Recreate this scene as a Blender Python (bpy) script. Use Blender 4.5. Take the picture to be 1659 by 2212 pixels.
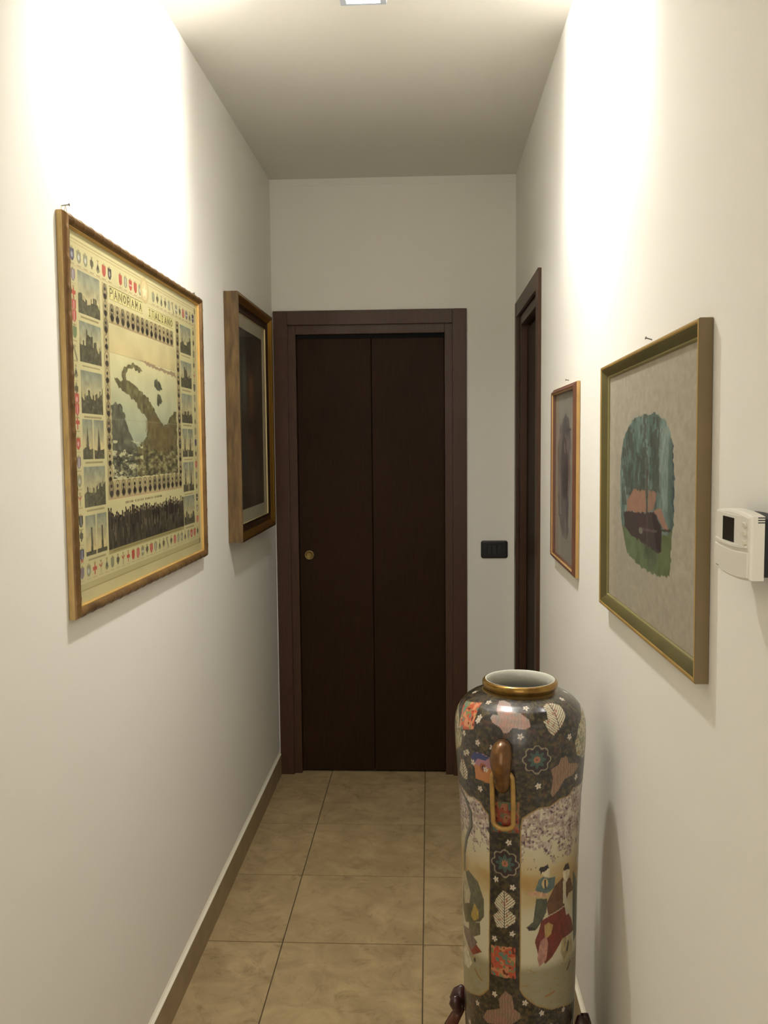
import bpy, bmesh, math, random
import numpy as np
from mathutils import Matrix, Vector

# ------------------------------------------------------------------ reset
for o in list(bpy.data.objects):
    bpy.data.objects.remove(o, do_unlink=True)
scene = bpy.context.scene
COL = scene.collection

# ------------------------------------------------------------------ room numbers (metres)
XL, XR = -0.727, 0.401          # left / right wall faces
YB, YF = 4.2345, -1.0           # end wall face / open end of the corridor behind the camera
ZC = 2.80                       # ceiling
EYE = 1.598

# ------------------------------------------------------------------ camera
cam_d = bpy.data.cameras.new('camera')
cam = bpy.data.objects.new('camera', cam_d)
COL.objects.link(cam)
cam_d.sensor_fit = 'VERTICAL'
cam_d.sensor_height = 24.0
cam_d.lens = 24.0 * 1953.7 / 2212.0
cam_d.clip_start = 0.02
yaw, pitch, roll = -0.05015, -0.07814, -0.008905
fw = Vector((math.sin(yaw) * math.cos(pitch), math.cos(yaw) * math.cos(pitch), math.sin(pitch)))
rt = Vector((math.cos(yaw), -math.sin(yaw), 0))
up = rt.cross(fw)
rt2 = math.cos(roll) * rt + math.sin(roll) * up
up2 = -math.sin(roll) * rt + math.cos(roll) * up
m = Matrix((rt2, up2, -fw)).transposed().to_4x4()
m.translation = Vector((0, 0, EYE))
cam.matrix_world = m
scene.camera = cam

# ------------------------------------------------------------------ world and exposure
w = bpy.data.worlds.new('world')
scene.world = w
w.use_nodes = True
w.node_tree.nodes['Background'].inputs[0].default_value = (1.0, 0.93, 0.82, 1)
w.node_tree.nodes['Background'].inputs[1].default_value = 0.66
scene.view_settings.view_transform = 'Standard'
scene.view_settings.look = 'None'
scene.view_settings.gamma = 1.0
scene.view_settings.use_curve_mapping = False
scene.view_settings.exposure = 1.64

BULB_WATTS = 12.3
DIFFUSER = 330.0
LAMP = (-0.152, 2.215)          # the one ceiling lamp of the corridor

# ------------------------------------------------------------------ helpers: objects
def tag(o, label=None, cat=None, group=None, kind=None):
    if label: o['label'] = label
    if cat: o['category'] = cat
    if group: o['group'] = group
    if kind: o['kind'] = kind
    return o

def empty(name, loc=(0, 0, 0), rot=(0, 0, 0)):
    o = bpy.data.objects.new(name, None)
    o.empty_display_size = 0.05
    COL.objects.link(o)
    o.location = loc
    o.rotation_euler = rot
    return o

def link(name, me, mats, parent=None, smooth=False):
    o = bpy.data.objects.new(name, me)
    COL.objects.link(o)
    if not isinstance(mats, (list, tuple)): mats = [mats]
    for mt in mats: me.materials.append(mt)
    if smooth:
        me.shade_smooth()
    if parent is not None: o.parent = parent
    return o

def bm_obj(name, bm, mats, parent=None, smooth=False, bevel=0.0, seg=2):
    bmesh.ops.recalc_face_normals(bm, faces=bm.faces)
    if bevel > 0:
        es = [e for e in bm.edges if len(e.link_faces) == 2 and e.calc_face_angle(0) > 0.6]
        bmesh.ops.bevel(bm, geom=es, offset=bevel, segments=seg, affect='EDGES', profile=0.5)
    me = bpy.data.meshes.new(name)
    bm.to_mesh(me)
    bm.free()
    o = link(name, me, mats, parent, smooth)
    return o

def box(bm, x0, x1, y0, y1, z0, z1, mat=0):
    v = [bm.verts.new(c) for c in ((x0, y0, z0), (x1, y0, z0), (x1, y1, z0), (x0, y1, z0),
                                   (x0, y0, z1), (x1, y0, z1), (x1, y1, z1), (x0, y1, z1))]
    for f in ((0, 3, 2, 1), (4, 5, 6, 7), (0, 1, 5, 4), (1, 2, 6, 5), (2, 3, 7, 6), (3, 0, 4, 7)):
        fc = bm.faces.new([v[i] for i in f]); fc.material_index = mat
    return v

def box_obj(name, b, mats, parent=None, bevel=0.0, seg=2, smooth=False):
    bm = bmesh.new(); box(bm, *b)
    return bm_obj(name, bm, mats, parent, smooth, bevel, seg)

def extrude_poly(bm, pts, y0, y1, plane='xz'):
    """prism from a 2-D outline; plane xz extrudes along y, xy along z, yz along x"""
    def P(a, b, c):
        return {'xz': (a, c, b), 'xy': (a, b, c), 'yz': (c, a, b)}[plane]
    A = [bm.verts.new(P(a, b, y0)) for a, b in pts]
    B = [bm.verts.new(P(a, b, y1)) for a, b in pts]
    n = len(pts)
    bm.faces.new(A); bm.faces.new(B[::-1])
    for i in range(n):
        bm.faces.new((A[i], A[(i + 1) % n], B[(i + 1) % n], B[i]))

def round_rect(cx, cz, hw, hh, r, n=6):
    pts = []
    for qx, qz, a0 in ((1, 1, 0), (-1, 1, 90), (-1, -1, 180), (1, -1, 270)):
        for k in range(n + 1):
            a = math.radians(a0 + 90 * k / n)
            pts.append((cx + qx * (hw - r) + r * math.cos(a), cz + qz * (hh - r) + r * math.sin(a)))
    return pts

def lathe(bm, prof, seg=48, c=(0, 0, 0), axis='z', close=False):
    """prof: list of (r, h)"""
    rings = []
    for r, hh in prof:
        ring = []
        for k in range(seg):
            a = 2 * math.pi * k / seg
            if axis == 'z': p = (c[0] + r * math.cos(a), c[1] + r * math.sin(a), c[2] + hh)
            else: p = (c[0] + r * math.cos(a), c[1] - hh, c[2] + r * math.sin(a))   # axis out of a wall (-y)
            ring.append(bm.verts.new(p))
        rings.append(ring)
    for a, b in zip(rings[:-1], rings[1:]):
        for k in range(seg):
            bm.faces.new((a[k], a[(k + 1) % seg], b[(k + 1) % seg], b[k]))
    if close:
        bm.faces.new(rings[0][::-1]); bm.faces.new(rings[-1])
    return rings

def tube(bm, pts, rad, seg=8, closed=False, flat=1.0):
    """sweep a circle along points; rad a number or one per point; flat squeezes the section sideways"""
    pts = [Vector(p) for p in pts]
    n = len(pts)
    if not isinstance(rad, (list, tuple)): rad = [rad] * n
    rings = []
    prev = None
    for i, p in enumerate(pts):
        if closed: t = pts[(i + 1) % n] - pts[i - 1]
        else: t = pts[min(i + 1, n - 1)] - pts[max(i - 1, 0)]
        t.normalize()
        if prev is None:
            a = Vector((0, 0, 1)) if abs(t.z) < 0.9 else Vector((1, 0, 0))
            u = t.cross(a).normalized()
        else:
            u = (prev - t * prev.dot(t)).normalized()
        prev = u
        v = t.cross(u)
        rings.append([bm.verts.new(p + rad[i] * (u * math.cos(2 * math.pi * k / seg) + flat * v * math.sin(2 * math.pi * k / seg))) for k in range(seg)])
    pairs = list(zip(rings[:-1], rings[1:]))
    if closed: pairs.append((rings[-1], rings[0]))
    for a, b in pairs:
        for k in range(seg):
            bm.faces.new((a[k], a[(k + 1) % seg], b[(k + 1) % seg], b[k]))
    if not closed:
        bm.faces.new(rings[0][::-1]); bm.faces.new(rings[-1])

# ------------------------------------------------------------------ helpers: materials
def lin(c):
    return tuple((x / 255 / 12.92) if x / 255 <= 0.04045 else ((x / 255 + 0.055) / 1.055) ** 2.4 for x in c)

def new_mat(name):
    mt = bpy.data.materials.new(name); mt.use_nodes = True
    nt = mt.node_tree
    return mt, nt, nt.nodes['Principled BSDF']

def plain(name, col, rough=0.6, metal=0.0, noise=0.0, scale=30.0, bump=0.0, stretch=None, coat=0.0, spec=0.5, col2=None):
    mt, nt, b = new_mat(name)
    b.inputs['Roughness'].default_value = rough
    b.inputs['Metallic'].default_value = metal
    b.inputs['Coat Weight'].default_value = coat
    b.inputs['Specular IOR Level'].default_value = spec
    c = (*lin(col), 1)
    b.inputs['Base Color'].default_value = c
    if noise > 0 or bump > 0 or col2:
        tc = nt.nodes.new('ShaderNodeTexCoord')
        mp = nt.nodes.new('ShaderNodeMapping')
        if stretch: mp.inputs['Scale'].default_value = stretch
        nz = nt.nodes.new('ShaderNodeTexNoise')
        nz.inputs['Scale'].default_value = scale
        nz.inputs['Detail'].default_value = 6
        nt.links.new(tc.outputs['Object'], mp.inputs['Vector'])
        nt.links.new(mp.outputs['Vector'], nz.inputs['Vector'])
        if noise > 0 or col2:
            rp = nt.nodes.new('ShaderNodeValToRGB')
            rp.color_ramp.elements[0].position = 0.3
            rp.color_ramp.elements[1].position = 0.7
            lo = lin(col2) if col2 else tuple(x * (1 - noise) for x in c[:3])
            hi = c[:3] if col2 else tuple(min(1, x * (1 + noise)) for x in c[:3])
            rp.color_ramp.elements[0].color = (*lo, 1)
            rp.color_ramp.elements[1].color = (*hi, 1)
            nt.links.new(nz.outputs['Fac'], rp.inputs['Fac'])
            nt.links.new(rp.outputs['Color'], b.inputs['Base Color'])
        if bump > 0:
            bp = nt.nodes.new('ShaderNodeBump')
            bp.inputs['Strength'].default_value = bump
            bp.inputs['Distance'].default_value = 0.002
            nt.links.new(nz.outputs['Fac'], bp.inputs['Height'])
            nt.links.new(bp.outputs['Normal'], b.inputs['Normal'])
    return mt

def painted(name, rough=0.7, coat=0.0, spec=0.5):
    """colour read from the mesh's own painted colour layer"""
    mt, nt, b = new_mat(name)
    at = nt.nodes.new('ShaderNodeAttribute'); at.attribute_name = 'paint'
    nt.links.new(at.outputs['Color'], b.inputs['Base Color'])
    b.inputs['Roughness'].default_value = rough
    b.inputs['Coat Weight'].default_value = coat
    b.inputs['Coat Roughness'].default_value = 0.12
    b.inputs['Specular IOR Level'].default_value = spec
    return mt

def emitter(name, col, strength):
    mt, nt, b = new_mat(name)
    b.inputs['Base Color'].default_value = (0.8, 0.8, 0.8, 1)
    b.inputs['Emission Color'].default_value = (*col, 1)
    b.inputs['Emission Strength'].default_value = strength
    return mt

def glass_mat():
    mt = bpy.data.materials.new('picture_glass'); mt.use_nodes = True
    nt = mt.node_tree; nt.nodes.clear()
    out = nt.nodes.new('ShaderNodeOutputMaterial')
    mx = nt.nodes.new('ShaderNodeMixShader')
    ge = nt.nodes.new('ShaderNodeNewGeometry')
    dt = nt.nodes.new('ShaderNodeVectorMath'); dt.operation = 'DOT_PRODUCT'
    nt.links.new(ge.outputs['Normal'], dt.inputs[0]); nt.links.new(ge.outputs['Incoming'], dt.inputs[1])
    ab = nt.nodes.new('ShaderNodeMath'); ab.operation = 'ABSOLUTE'; nt.links.new(dt.outputs['Value'], ab.inputs[0])
    om = nt.nodes.new('ShaderNodeMath'); om.operation = 'SUBTRACT'; om.inputs[0].default_value = 1.0; nt.links.new(ab.outputs[0], om.inputs[1])
    pw = nt.nodes.new('ShaderNodeMath'); pw.operation = 'POWER'; pw.inputs[1].default_value = 5.0; nt.links.new(om.outputs[0], pw.inputs[0])
    fr = nt.nodes.new('ShaderNodeMath'); fr.operation = 'MULTIPLY_ADD'; fr.inputs[1].default_value = 0.5; fr.inputs[2].default_value = 0.02
    nt.links.new(pw.outputs[0], fr.inputs[0])
    tr = nt.nodes.new('ShaderNodeBsdfTransparent')
    gl = nt.nodes.new('ShaderNodeBsdfGlossy'); gl.inputs['Roughness'].default_value = 0.12
    nt.links.new(fr.outputs[0], mx.inputs[0])
    nt.links.new(tr.outputs[0], mx.inputs[1]); nt.links.new(gl.outputs[0], mx.inputs[2])
    nt.links.new(mx.outputs[0], out.inputs[0])
    return mt

WALL = plain('wall_paint', (231, 228, 219), 0.9, bump=0.05, scale=180, spec=0.2)
CEIL = plain('ceiling_paint', (229, 226, 217), 0.95, bump=0.05, scale=160, spec=0.1)
LIT_CAULK = plain('lit_white_caulk', (235, 229, 208), 0.7)
GROUT = plain('floor_grout', (92, 78, 56), 0.95, noise=0.2, scale=60)
SKIRT = plain('skirting_tile', (146, 127, 96), 0.45, noise=0.12, scale=14)
WOOD = plain('dark_wenge_wood', (70, 46, 29), 0.42, noise=0.25, scale=9, stretch=(60, 60, 1.2), bump=0.06, spec=0.3)
WOOD2 = plain('dark_wenge_door_panel', (44, 27, 12), 0.55, noise=0.22, scale=9, stretch=(50, 50, 1.0), bump=0.05, spec=0.1)
GAP_SHADE = plain('door_gap_shade_black', (8, 7, 6), 0.9)  # near-black standing for shade in the door gaps
BRASS = plain('worn_brass', (196, 172, 112), 0.35, metal=0.85)
BRASSIN = plain('brass_cup', (128, 106, 52), 0.5, metal=0.6)
STEEL = plain('nail_steel', (120, 118, 110), 0.4, metal=0.8)
WIRE = plain('picture_wire', (170, 160, 125), 0.4, metal=0.6)
BLACKP = plain('black_switch_plastic', (16, 16, 17), 0.3)
BLACKP2 = plain('black_switch_keys', (24, 25, 26), 0.35)
WHITEP = plain('white_plastic', (226, 222, 210), 0.4)
WHITEP2 = plain('white_plastic_keys', (214, 209, 190), 0.45)
DARKP = plain('charcoal_shade_plastic', (20, 21, 25), 0.6)
LCD = plain('dark_display', (38, 35, 30), 0.2)
GREYM = plain('grey_print', (150, 145, 130), 0.6)
CHROME = plain('pale_lamp_metal', (196, 202, 214), 0.45, metal=0.1)
GLASS = glass_mat()
BACKB = plain('backing_board', (110, 90, 62), 0.9)

def tile_mat():
    mt, nt, b = new_mat('beige_floor_tile')
    tc = nt.nodes.new('ShaderNodeNewGeometry')
    oi = nt.nodes.new('ShaderNodeObjectInfo')
    mul = nt.nodes.new('ShaderNodeMath'); mul.operation = 'MULTIPLY'; mul.inputs[1].default_value = 43.0
    add = nt.nodes.new('ShaderNodeVectorMath'); add.operation = 'ADD'
    nt.links.new(oi.outputs['Random'], mul.inputs[0])
    nt.links.new(tc.outputs['Position'], add.inputs[0]); nt.links.new(mul.outputs[0], add.inputs[1])
    n1 = nt.nodes.new('ShaderNodeTexNoise'); n1.inputs['Scale'].default_value = 8.5; n1.inputs['Detail'].default_value = 9; n1.inputs['Roughness'].default_value = 0.62
    n1.inputs['Distortion'].default_value = 0.8
    n2 = nt.nodes.new('ShaderNodeTexNoise'); n2.inputs['Scale'].default_value = 6; n2.inputs['Detail'].default_value = 12; n2.inputs['Roughness'].default_value = 0.75
    n2.inputs['Distortion'].default_value = 2.2
    for n in (n1, n2): nt.links.new(add.outputs[0], n.inputs['Vector'])
    r1 = nt.nodes.new('ShaderNodeValToRGB')
    e = r1.color_ramp.elements
    e[0].position = 0.3; e[0].color = (*lin((146, 125, 90)), 1)
    e[1].position = 0.72; e[1].color = (*lin((180, 157, 117)), 1)
    r2 = nt.nodes.new('ShaderNodeValToRGB')
    e = r2.color_ramp.elements
    e[0].position = 0.34; e[0].color = (0.55, 0.52, 0.46, 1)
    e[1].position = 0.47; e[1].color = (1, 1, 1, 1)
    nt.links.new(n1.outputs['Fac'], r1.inputs['Fac']); nt.links.new(n2.outputs['Fac'], r2.inputs['Fac'])
    mx = nt.nodes.new('ShaderNodeMix'); mx.data_type = 'RGBA'; mx.blend_type = 'MULTIPLY'; mx.inputs['Factor'].default_value = 0.75
    nt.links.new(r1.outputs['Color'], mx.inputs['A']); nt.links.new(r2.outputs['Color'], mx.inputs['B'])
    nt.links.new(mx.outputs['Result'], b.inputs['Base Color'])
    b.inputs['Roughness'].default_value = 0.42
    b.inputs['Specular IOR Level'].default_value = 0.35
    bp = nt.nodes.new('ShaderNodeBump'); bp.inputs['Strength'].default_value = 0.08; bp.inputs['Distance'].default_value = 0.002
    nt.links.new(n1.outputs['Fac'], bp.inputs['Height']); nt.links.new(bp.outputs['Normal'], b.inputs['Normal'])
    return mt
TILE = tile_mat()

# ------------------------------------------------------------------ structure: shell
def shell(name, boxes, mat, label, cat):
    bm = bmesh.new()
    for b in boxes: box(bm, *b)
    return tag(bm_obj(name, bm, mat), label, cat, kind='structure')

T = 0.10
shell('wall_left', [(XL - T, XL, YF, YB + T, 0, ZC)], WALL, 'cream painted corridor wall with the framed print and dark painting', 'wall')
D2A, D2B = 3.325, 4.095         # opening in the right wall
shell('wall_right', [(XR, XR + T, YF, D2A, 0, ZC), (XR, XR + T, D2B, YB + T, 0, ZC), (XR, XR + T, D2A, D2B, 2.16, ZC)], WALL,
      'cream painted corridor wall with thermostat and two small pictures', 'wall')
D1A, D1B = -0.675, 0.131
shell('wall_back', [(XL, D1A, YB, YB + T, 0, ZC), (D1B, XR, YB, YB + T, 0, ZC), (D1A, D1B, YB, YB + T, 2.16, ZC)], WALL,
      'cream end wall of the corridor around the dark folding door', 'wall')
shell('ceiling', [(XL - T, XR + T, YF - T, YB + T, ZC, ZC + T)], CEIL, 'plain off-white ceiling with one small lamp', 'ceiling')
shell('trim_1', [(XL, XR, YB - 0.002, YB, ZC - 0.031, ZC)], CEIL, 'pale painted band where the end wall meets the ceiling', 'trim')

floor = shell('floor', [(XL - T, XR + T, YF - T, YB + T, -0.06, -0.003)], GROUT, 'beige ceramic tiled corridor floor with dark joints', 'floor')
xs = [XL - 0.01, -0.476, -0.026, XR + 0.01]
ys = [YB + T - 0.002] + [4.112 - 0.45 * k for k in range(0, 12)] + [YF]
cache = {}
for i in range(3):
    for j in range(len(ys) - 1):
        g = 0.0020
        wx, wy = xs[i + 1] - xs[i] - 2 * g, ys[j] - ys[j + 1] - 2 * g
        key = (round(wx, 4), round(wy, 4))
        if key not in cache:
            bm = bmesh.new(); box(bm, -wx / 2, wx / 2, -wy / 2, wy / 2, -0.009, 0.0)
            bmesh.ops.recalc_face_normals(bm, faces=bm.faces)
            me = bpy.data.meshes.new('tile'); bm.to_mesh(me); bm.free(); me.materials.append(TILE)
            cache[key] = me
        o = bpy.data.objects.new('tile', cache[key]); COL.objects.link(o); o.parent = floor
        o.location = ((xs[i] + xs[i + 1]) / 2, (ys[j] + ys[j + 1]) / 2, 0)

def baseboard(name, runs, label):
    """runs: (axis, a, b, face, sign): board along axis from a to b, standing on a wall face"""
    bm = bmesh.new(); bm2 = bmesh.new()
    for ax, a, b, face, s in runs:
        prof = [(face, 0), (face + s * 0.010, 0), (face + s * 0.010, 0.098), (face + s * 0.009, 0.100), (face, 0.100)]
        ck = [(face, 0.1002), (face + s * 0.0095, 0.1002), (face + s * 0.0035, 0.106), (face, 0.113)]
        if ax == 'y':
            extrude_poly(bm, prof, a, b, 'xz'); extrude_poly(bm2, ck, a, b, 'xz')
        else:
            extrude_poly(bm, prof, a, b, 'yz'); extrude_poly(bm2, ck, a, b, 'yz')
    o = tag(bm_obj(name, bm, SKIRT), label, 'baseboard', kind='structure')
    bm_obj('lit_caulk_line', bm2, LIT_CAULK, o)  # pale caulk whose colour also carries light on the skirting's top edge
    return o
baseboard('baseboard_left', [('y', YF, YB, XL, 1)], 'brown tile skirting along the wall under the framed print')
baseboard('baseboard_right', [('y', YF, 3.28, XR, -1), ('y', 4.14, YB, XR, -1)], 'brown tile skirting along the wall behind the vase')
baseboard('baseboard_back', [('x', 0.1765, XR - 0.0102, YB, -1)], 'brown tile skirting beside the folding door')

# ------------------------------------------------------------------ doors (local: x along wall, -y towards the viewer, z up)
def make_door(name, loc, rz, half, top, label, leaves, knob=None):
    r = empty(name, loc, (0, 0, rz))
    tag(r, label, 'door', kind='structure')
    cw = 0.0655
    for s in (-1, 1):
        a, b = sorted((s * half, s * (half - cw)))
        box_obj('casing', (a, b, -0.013, 0.0, 0.001, top), WOOD, r, 0.0015)
    box_obj('casing', (-half + cw + 0.0006, half - cw - 0.0006, -0.0125, 0.0, top - cw, top), WOOD, r, 0.0015)
    iw = 0.034; hi = half - cw - 0.002; ht = top - cw - 0.003
    for s in (-1, 1):
        a, b = sorted((s * (hi + 0.02), s * (hi - iw)))
        box_obj('jamb', (a, b, 0.003, 0.075, 0.001, ht + 0.015), WOOD, r, 0.001)
    box_obj('jamb', (-hi + iw + 0.0005, hi - iw - 0.0005, 0.003, 0.075, ht - 0.038, ht + 0.015), WOOD, r, 0.001)
    ow, oh = hi - iw, ht - 0.038
    box_obj('gap_shade_strip', (-ow, ow, 0.045, 0.072, oh - 0.05, oh), GAP_SHADE, r)  # black strip painted as shade in the gap above the leaves
    box_obj('light_stop_panel', (-half + 0.03, half - 0.03, 0.078, 0.0995, 0.0005, top - 0.045), GAP_SHADE, r)  # unseen panel added to stop outside light in the door gaps
    n = len(leaves)
    out = []
    for k, (a, b) in enumerate(leaves):
        lf = box_obj('leaf', (a, b, 0.031, 0.066, 0.009, oh - 0.018), WOOD2, r, 0.0022, 1)
        out.append(lf)
    if knob:
        kx, kz = knob
        bm = bmesh.new()
        lathe(bm, [(0.0185, 0), (0.0213, 0.0005), (0.0217, 0.0045), (0.0205, 0.0075), (0.0188, 0.0078), (0.0178, 0.006), (0.0176, 0.0)], 40, (kx, 0.031, kz), 'out')
        kn = bm_obj('pull_ring', bm, BRASS, out[0], True)
        bm = bmesh.new()
        lathe(bm, [(0.0178, 0.0058), (0.0168, 0.0035), (0.0140, 0.0014), (0.006, 0.0009), (0.0002, 0.0008)], 40, (kx, 0.031, kz), 'out')
        bm_obj('pull_cup', bm, BRASSIN, out[0], True)
    return r
c1 = (-0.7205 + 0.1757) / 2
lo, hi_ = -0.3465, 0.3465
make_door('door_1', (c1, YB, 0), 0, 0.448, 2.203, 'dark wenge folding door with a round brass pull in the end wall',
          [(lo + 0.001, 0.0035), (0.0055, hi_ - 0.001)], (-0.572 - c1, 1.060))
make_door('door_2', (XR, 3.71, 0), -math.pi / 2, 0.43, 2.206, 'dark wenge door set in the wall beside the switch', [(-0.327, 0.327)])

# ------------------------------------------------------------------ ceiling lamp
def make_lamp():
    lx, ly = LAMP
    zb = 2.648
    r = tag(empty('ceiling_lamp', (lx, ly, ZC)), 'small square metal ceiling lamp with bright white glass', 'lamp')
    hw, hl = 0.0555, 0.054
    bm = bmesh.new(); extrude_poly(bm, round_rect(0, 0, hw, hl - 0.0042, 0.004), -0.068, 0.0, 'xy'); bm_obj('canopy', bm, CHROME, r, False, 0.002)
    for s in (-1, 1):
        box_obj('end_plate', (-hw, hw, min(s * hl, s * (hl - 0.004)), max(s * hl, s * (hl - 0.004)), zb - ZC, -0.060), CHROME, r, 0.0008, 1)
    z0, z1 = zb - ZC, zb - ZC + 0.004
    bm = bmesh.new()
    for s in (-1, 1):
        a, b = sorted((s * hw, s * (hw - 0.015)))
        box(bm, a, b, -hl + 0.0042, hl - 0.0042, z0, z1)
    for s in (-1, 1):
        a, b = sorted((s * (hl - 0.0045), s * (hl - 0.010)))
        box(bm, -hw + 0.0152, hw - 0.0152, a, b, z0, z1)
    bm_obj('bottom_frame', bm, CHROME, r)
    bm = bmesh.new()                                             # bulging opal glass under the frame
    rings = []
    for q in range(9):
        e = math.pi / 2 * q / 8
        f = max(math.cos(e), 0.02) ** 0.8
        rings.append([bm.verts.new((x * f, y * f, z0 + 0.027 - 0.004 * math.sin(e))) for x, y in round_rect(0, 0, 0.0395, hl - 0.0060, 0.008, 5)])
    nn = len(rings[0])
    for ra, rb in zip(rings[:-1], rings[1:]):
        for q in range(nn): bm.faces.new((ra[q], ra[(q + 1) % nn], rb[(q + 1) % nn], rb[q]))
    bm.faces.new(rings[0][::-1]); bm.faces.new(rings[-1])
    bm_obj('diffuser', bm, emitter('lamp_glass', (1.0, 0.975, 0.935), DIFFUSER), r, True)
    box_obj('glow_block_plate', (-0.0405, 0.0405, -hl + 0.0045, hl - 0.0045, z0 + 0.0275, z0 + 0.0295), CHROME, r)  # plate added to block the diffuser's upward glow
    bm_obj('bulb_base', bmesh_cyl(0.008, -0.0695, -0.060), CHROME, r)
    ld = bpy.data.lights.new('lamp_bulb', 'POINT')
    ld.energy = BULB_WATTS; ld.color = (1.0, 0.97, 0.91); ld.shadow_soft_size = 0.010
    lo_ = bpy.data.objects.new('lamp_bulb', ld); COL.objects.link(lo_); lo_.parent = r; lo_.location = (0, 0, -0.083)
    return r

def bmesh_cyl(rad, z0, z1, seg=20):
    bm = bmesh.new(); lathe(bm, [(rad, z0), (rad, z1)], seg, close=True); return bm
make_lamp()

# ------------------------------------------------------------------ painting kit (colour layers on fine meshes)
def vnoise(x, y, seed=0):
    """smooth value noise in 0..1"""
    xi, yi = np.floor(x).astype(np.int64), np.floor(y).astype(np.int64)
    fx, fy = x - xi, y - yi
    fx = fx * fx * (3 - 2 * fx); fy = fy * fy * (3 - 2 * fy)
    def hsh(a, b):
        v = (a * 374761393 + b * 668265263 + seed * 1442695041) & 0x7fffffff
        v = ((v ^ (v >> 13)) * 1274126177) & 0x7fffffff
        v = v ^ (v >> 16)
        return (v & 0xffff) / 65535.0
    return (hsh(xi, yi) * (1 - fx) + hsh(xi + 1, yi) * fx) * (1 - fy) + (hsh(xi, yi + 1) * (1 - fx) + hsh(xi + 1, yi + 1) * fx) * fy

def fbm(x, y, seed=0, oct=4):
    s = 0; a = 0.5; t = 0
    for k in range(oct):
        s = s + a * vnoise(x * 2 ** k, y * 2 ** k, seed + 17 * k); t += a; a *= 0.5
    return s / t

class Paint:
    """colours for a set of points (u, v); v grows downwards for pictures, upwards for the vase"""
    def __init__(self, u, v, base):
        self.u, self.v = u.ravel().copy(), v.ravel().copy()
        self.c = np.tile(np.array(base, float), (self.u.size, 1))
    def put(self, mask, col, a=1.0):
        col = np.array(col, float)
        if isinstance(a, np.ndarray): a = a[mask][:, None]
        self.c[mask] = self.c[mask] * (1 - a) + col * a
    def shade(self, mask, f):
        self.c[mask] *= (f[mask][:, None] if isinstance(f, np.ndarray) else f)
    def bb(self, u0, u1, v0, v1):
        return np.nonzero((self.u >= u0) & (self.u <= u1) & (self.v >= v0) & (self.v <= v1))[0]
    def rect(self, u0, u1, v0, v1, col, a=1.0):
        self.put(self.bb(u0, u1, v0, v1), col, a)
    def ell(self, cu, cv, ru, rv, col, a=1.0):
        i = self.bb(cu - ru, cu + ru, cv - rv, cv + rv)
        j = i[((self.u[i] - cu) / ru) ** 2 + ((self.v[i] - cv) / rv) ** 2 <= 1]
        self.put(j, col, a); return j
    def inpoly(self, pts, wob=0.0, sc=60.0, seed=3):
        p = np.array(pts, float)
        pad = wob
        i = self.bb(p[:, 0].min() - pad, p[:, 0].max() + pad, p[:, 1].min() - pad, p[:, 1].max() + pad)
        x, y = self.u[i].copy(), self.v[i].copy()
        if wob:
            x = x + wob * (vnoise(x * sc, y * sc, seed) - .5) * 2; y = y + wob * (vnoise(x * sc, y * sc, seed + 9) - .5) * 2
        ins = np.zeros(i.size, bool)
        n = len(p)
        for k in range(n):
            x0, y0 = p[k]; x1, y1 = p[(k + 1) % n]
            if y0 == y1: continue
            cr = ((y0 > y) != (y1 > y)) & (x < (x1 - x0) * (y - y0) / (y1 - y0) + x0)
            ins ^= cr
        return i[ins]
    def poly(self, pts, col, a=1.0, wob=0.0, sc=60.0, seed=3):
        j = self.inpoly(pts, wob, sc, seed); self.put(j, col, a); return j
    def line(self, pts, wu, wv, col, a=1.0):
        for (x0, y0), (x1, y1) in zip(pts[:-1], pts[1:]):
            i = self.bb(min(x0, x1) - wu, max(x0, x1) + wu, min(y0, y1) - wv, max(y0, y1) + wv)
            if i.size == 0: continue
            X, Y = (self.u[i] - x0) / wu, (self.v[i] - y0) / wv
            dx, dy = (x1 - x0) / wu, (y1 - y0) / wv
            L = dx * dx + dy * dy + 1e-12
            t = np.clip((X * dx + Y * dy) / L, 0, 1)
            self.put(i[(X - t * dx) ** 2 + (Y - t * dy) ** 2 <= 1], col, a)
    def grain(self, amt, su, sv, seed=1):
        self.c *= (1 + amt * (2 * fbm(self.u * su, self.v * sv, seed) - 1))[:, None]
    def linear(self):
        c = np.clip(self.c / 255.0, 0, 1)
        return np.where(c <= 0.04045, c / 12.92, ((c + 0.055) / 1.055) ** 2.4)

def grid_mesh(name, P, nu, nv, cols, wrap=False):
    """P (nv, nu, 3) points -> quad grid with colour layer 'paint'"""
    me = bpy.data.meshes.new(name)
    n = nu * nv
    me.vertices.add(n)
    me.vertices.foreach_set('co', P.reshape(-1).astype(np.float32))
    idx = np.arange(n).reshape(nv, nu)
    if wrap: nx = np.roll(idx, -1, axis=1)
    else: nx = idx[:, 1:]
    a = idx if wrap else idx[:, :-1]
    q = np.stack([a[:-1], nx[:-1], nx[1:], a[1:]], axis=-1).reshape(-1, 4)
    nq = len(q)
    me.loops.add(nq * 4); me.polygons.add(nq)
    me.loops.foreach_set('vertex_index', q.reshape(-1).astype(np.int32))
    me.polygons.foreach_set('loop_start', np.arange(0, nq * 4, 4, dtype=np.int32))
    me.update(calc_edges=True)
    at = me.attributes.new('paint', 'FLOAT_COLOR', 'POINT')
    rgba = np.ones((n, 4), np.float32); rgba[:, :3] = cols
    at.data.foreach_set('color', rgba.reshape(-1))
    me.validate()
    return me

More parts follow.
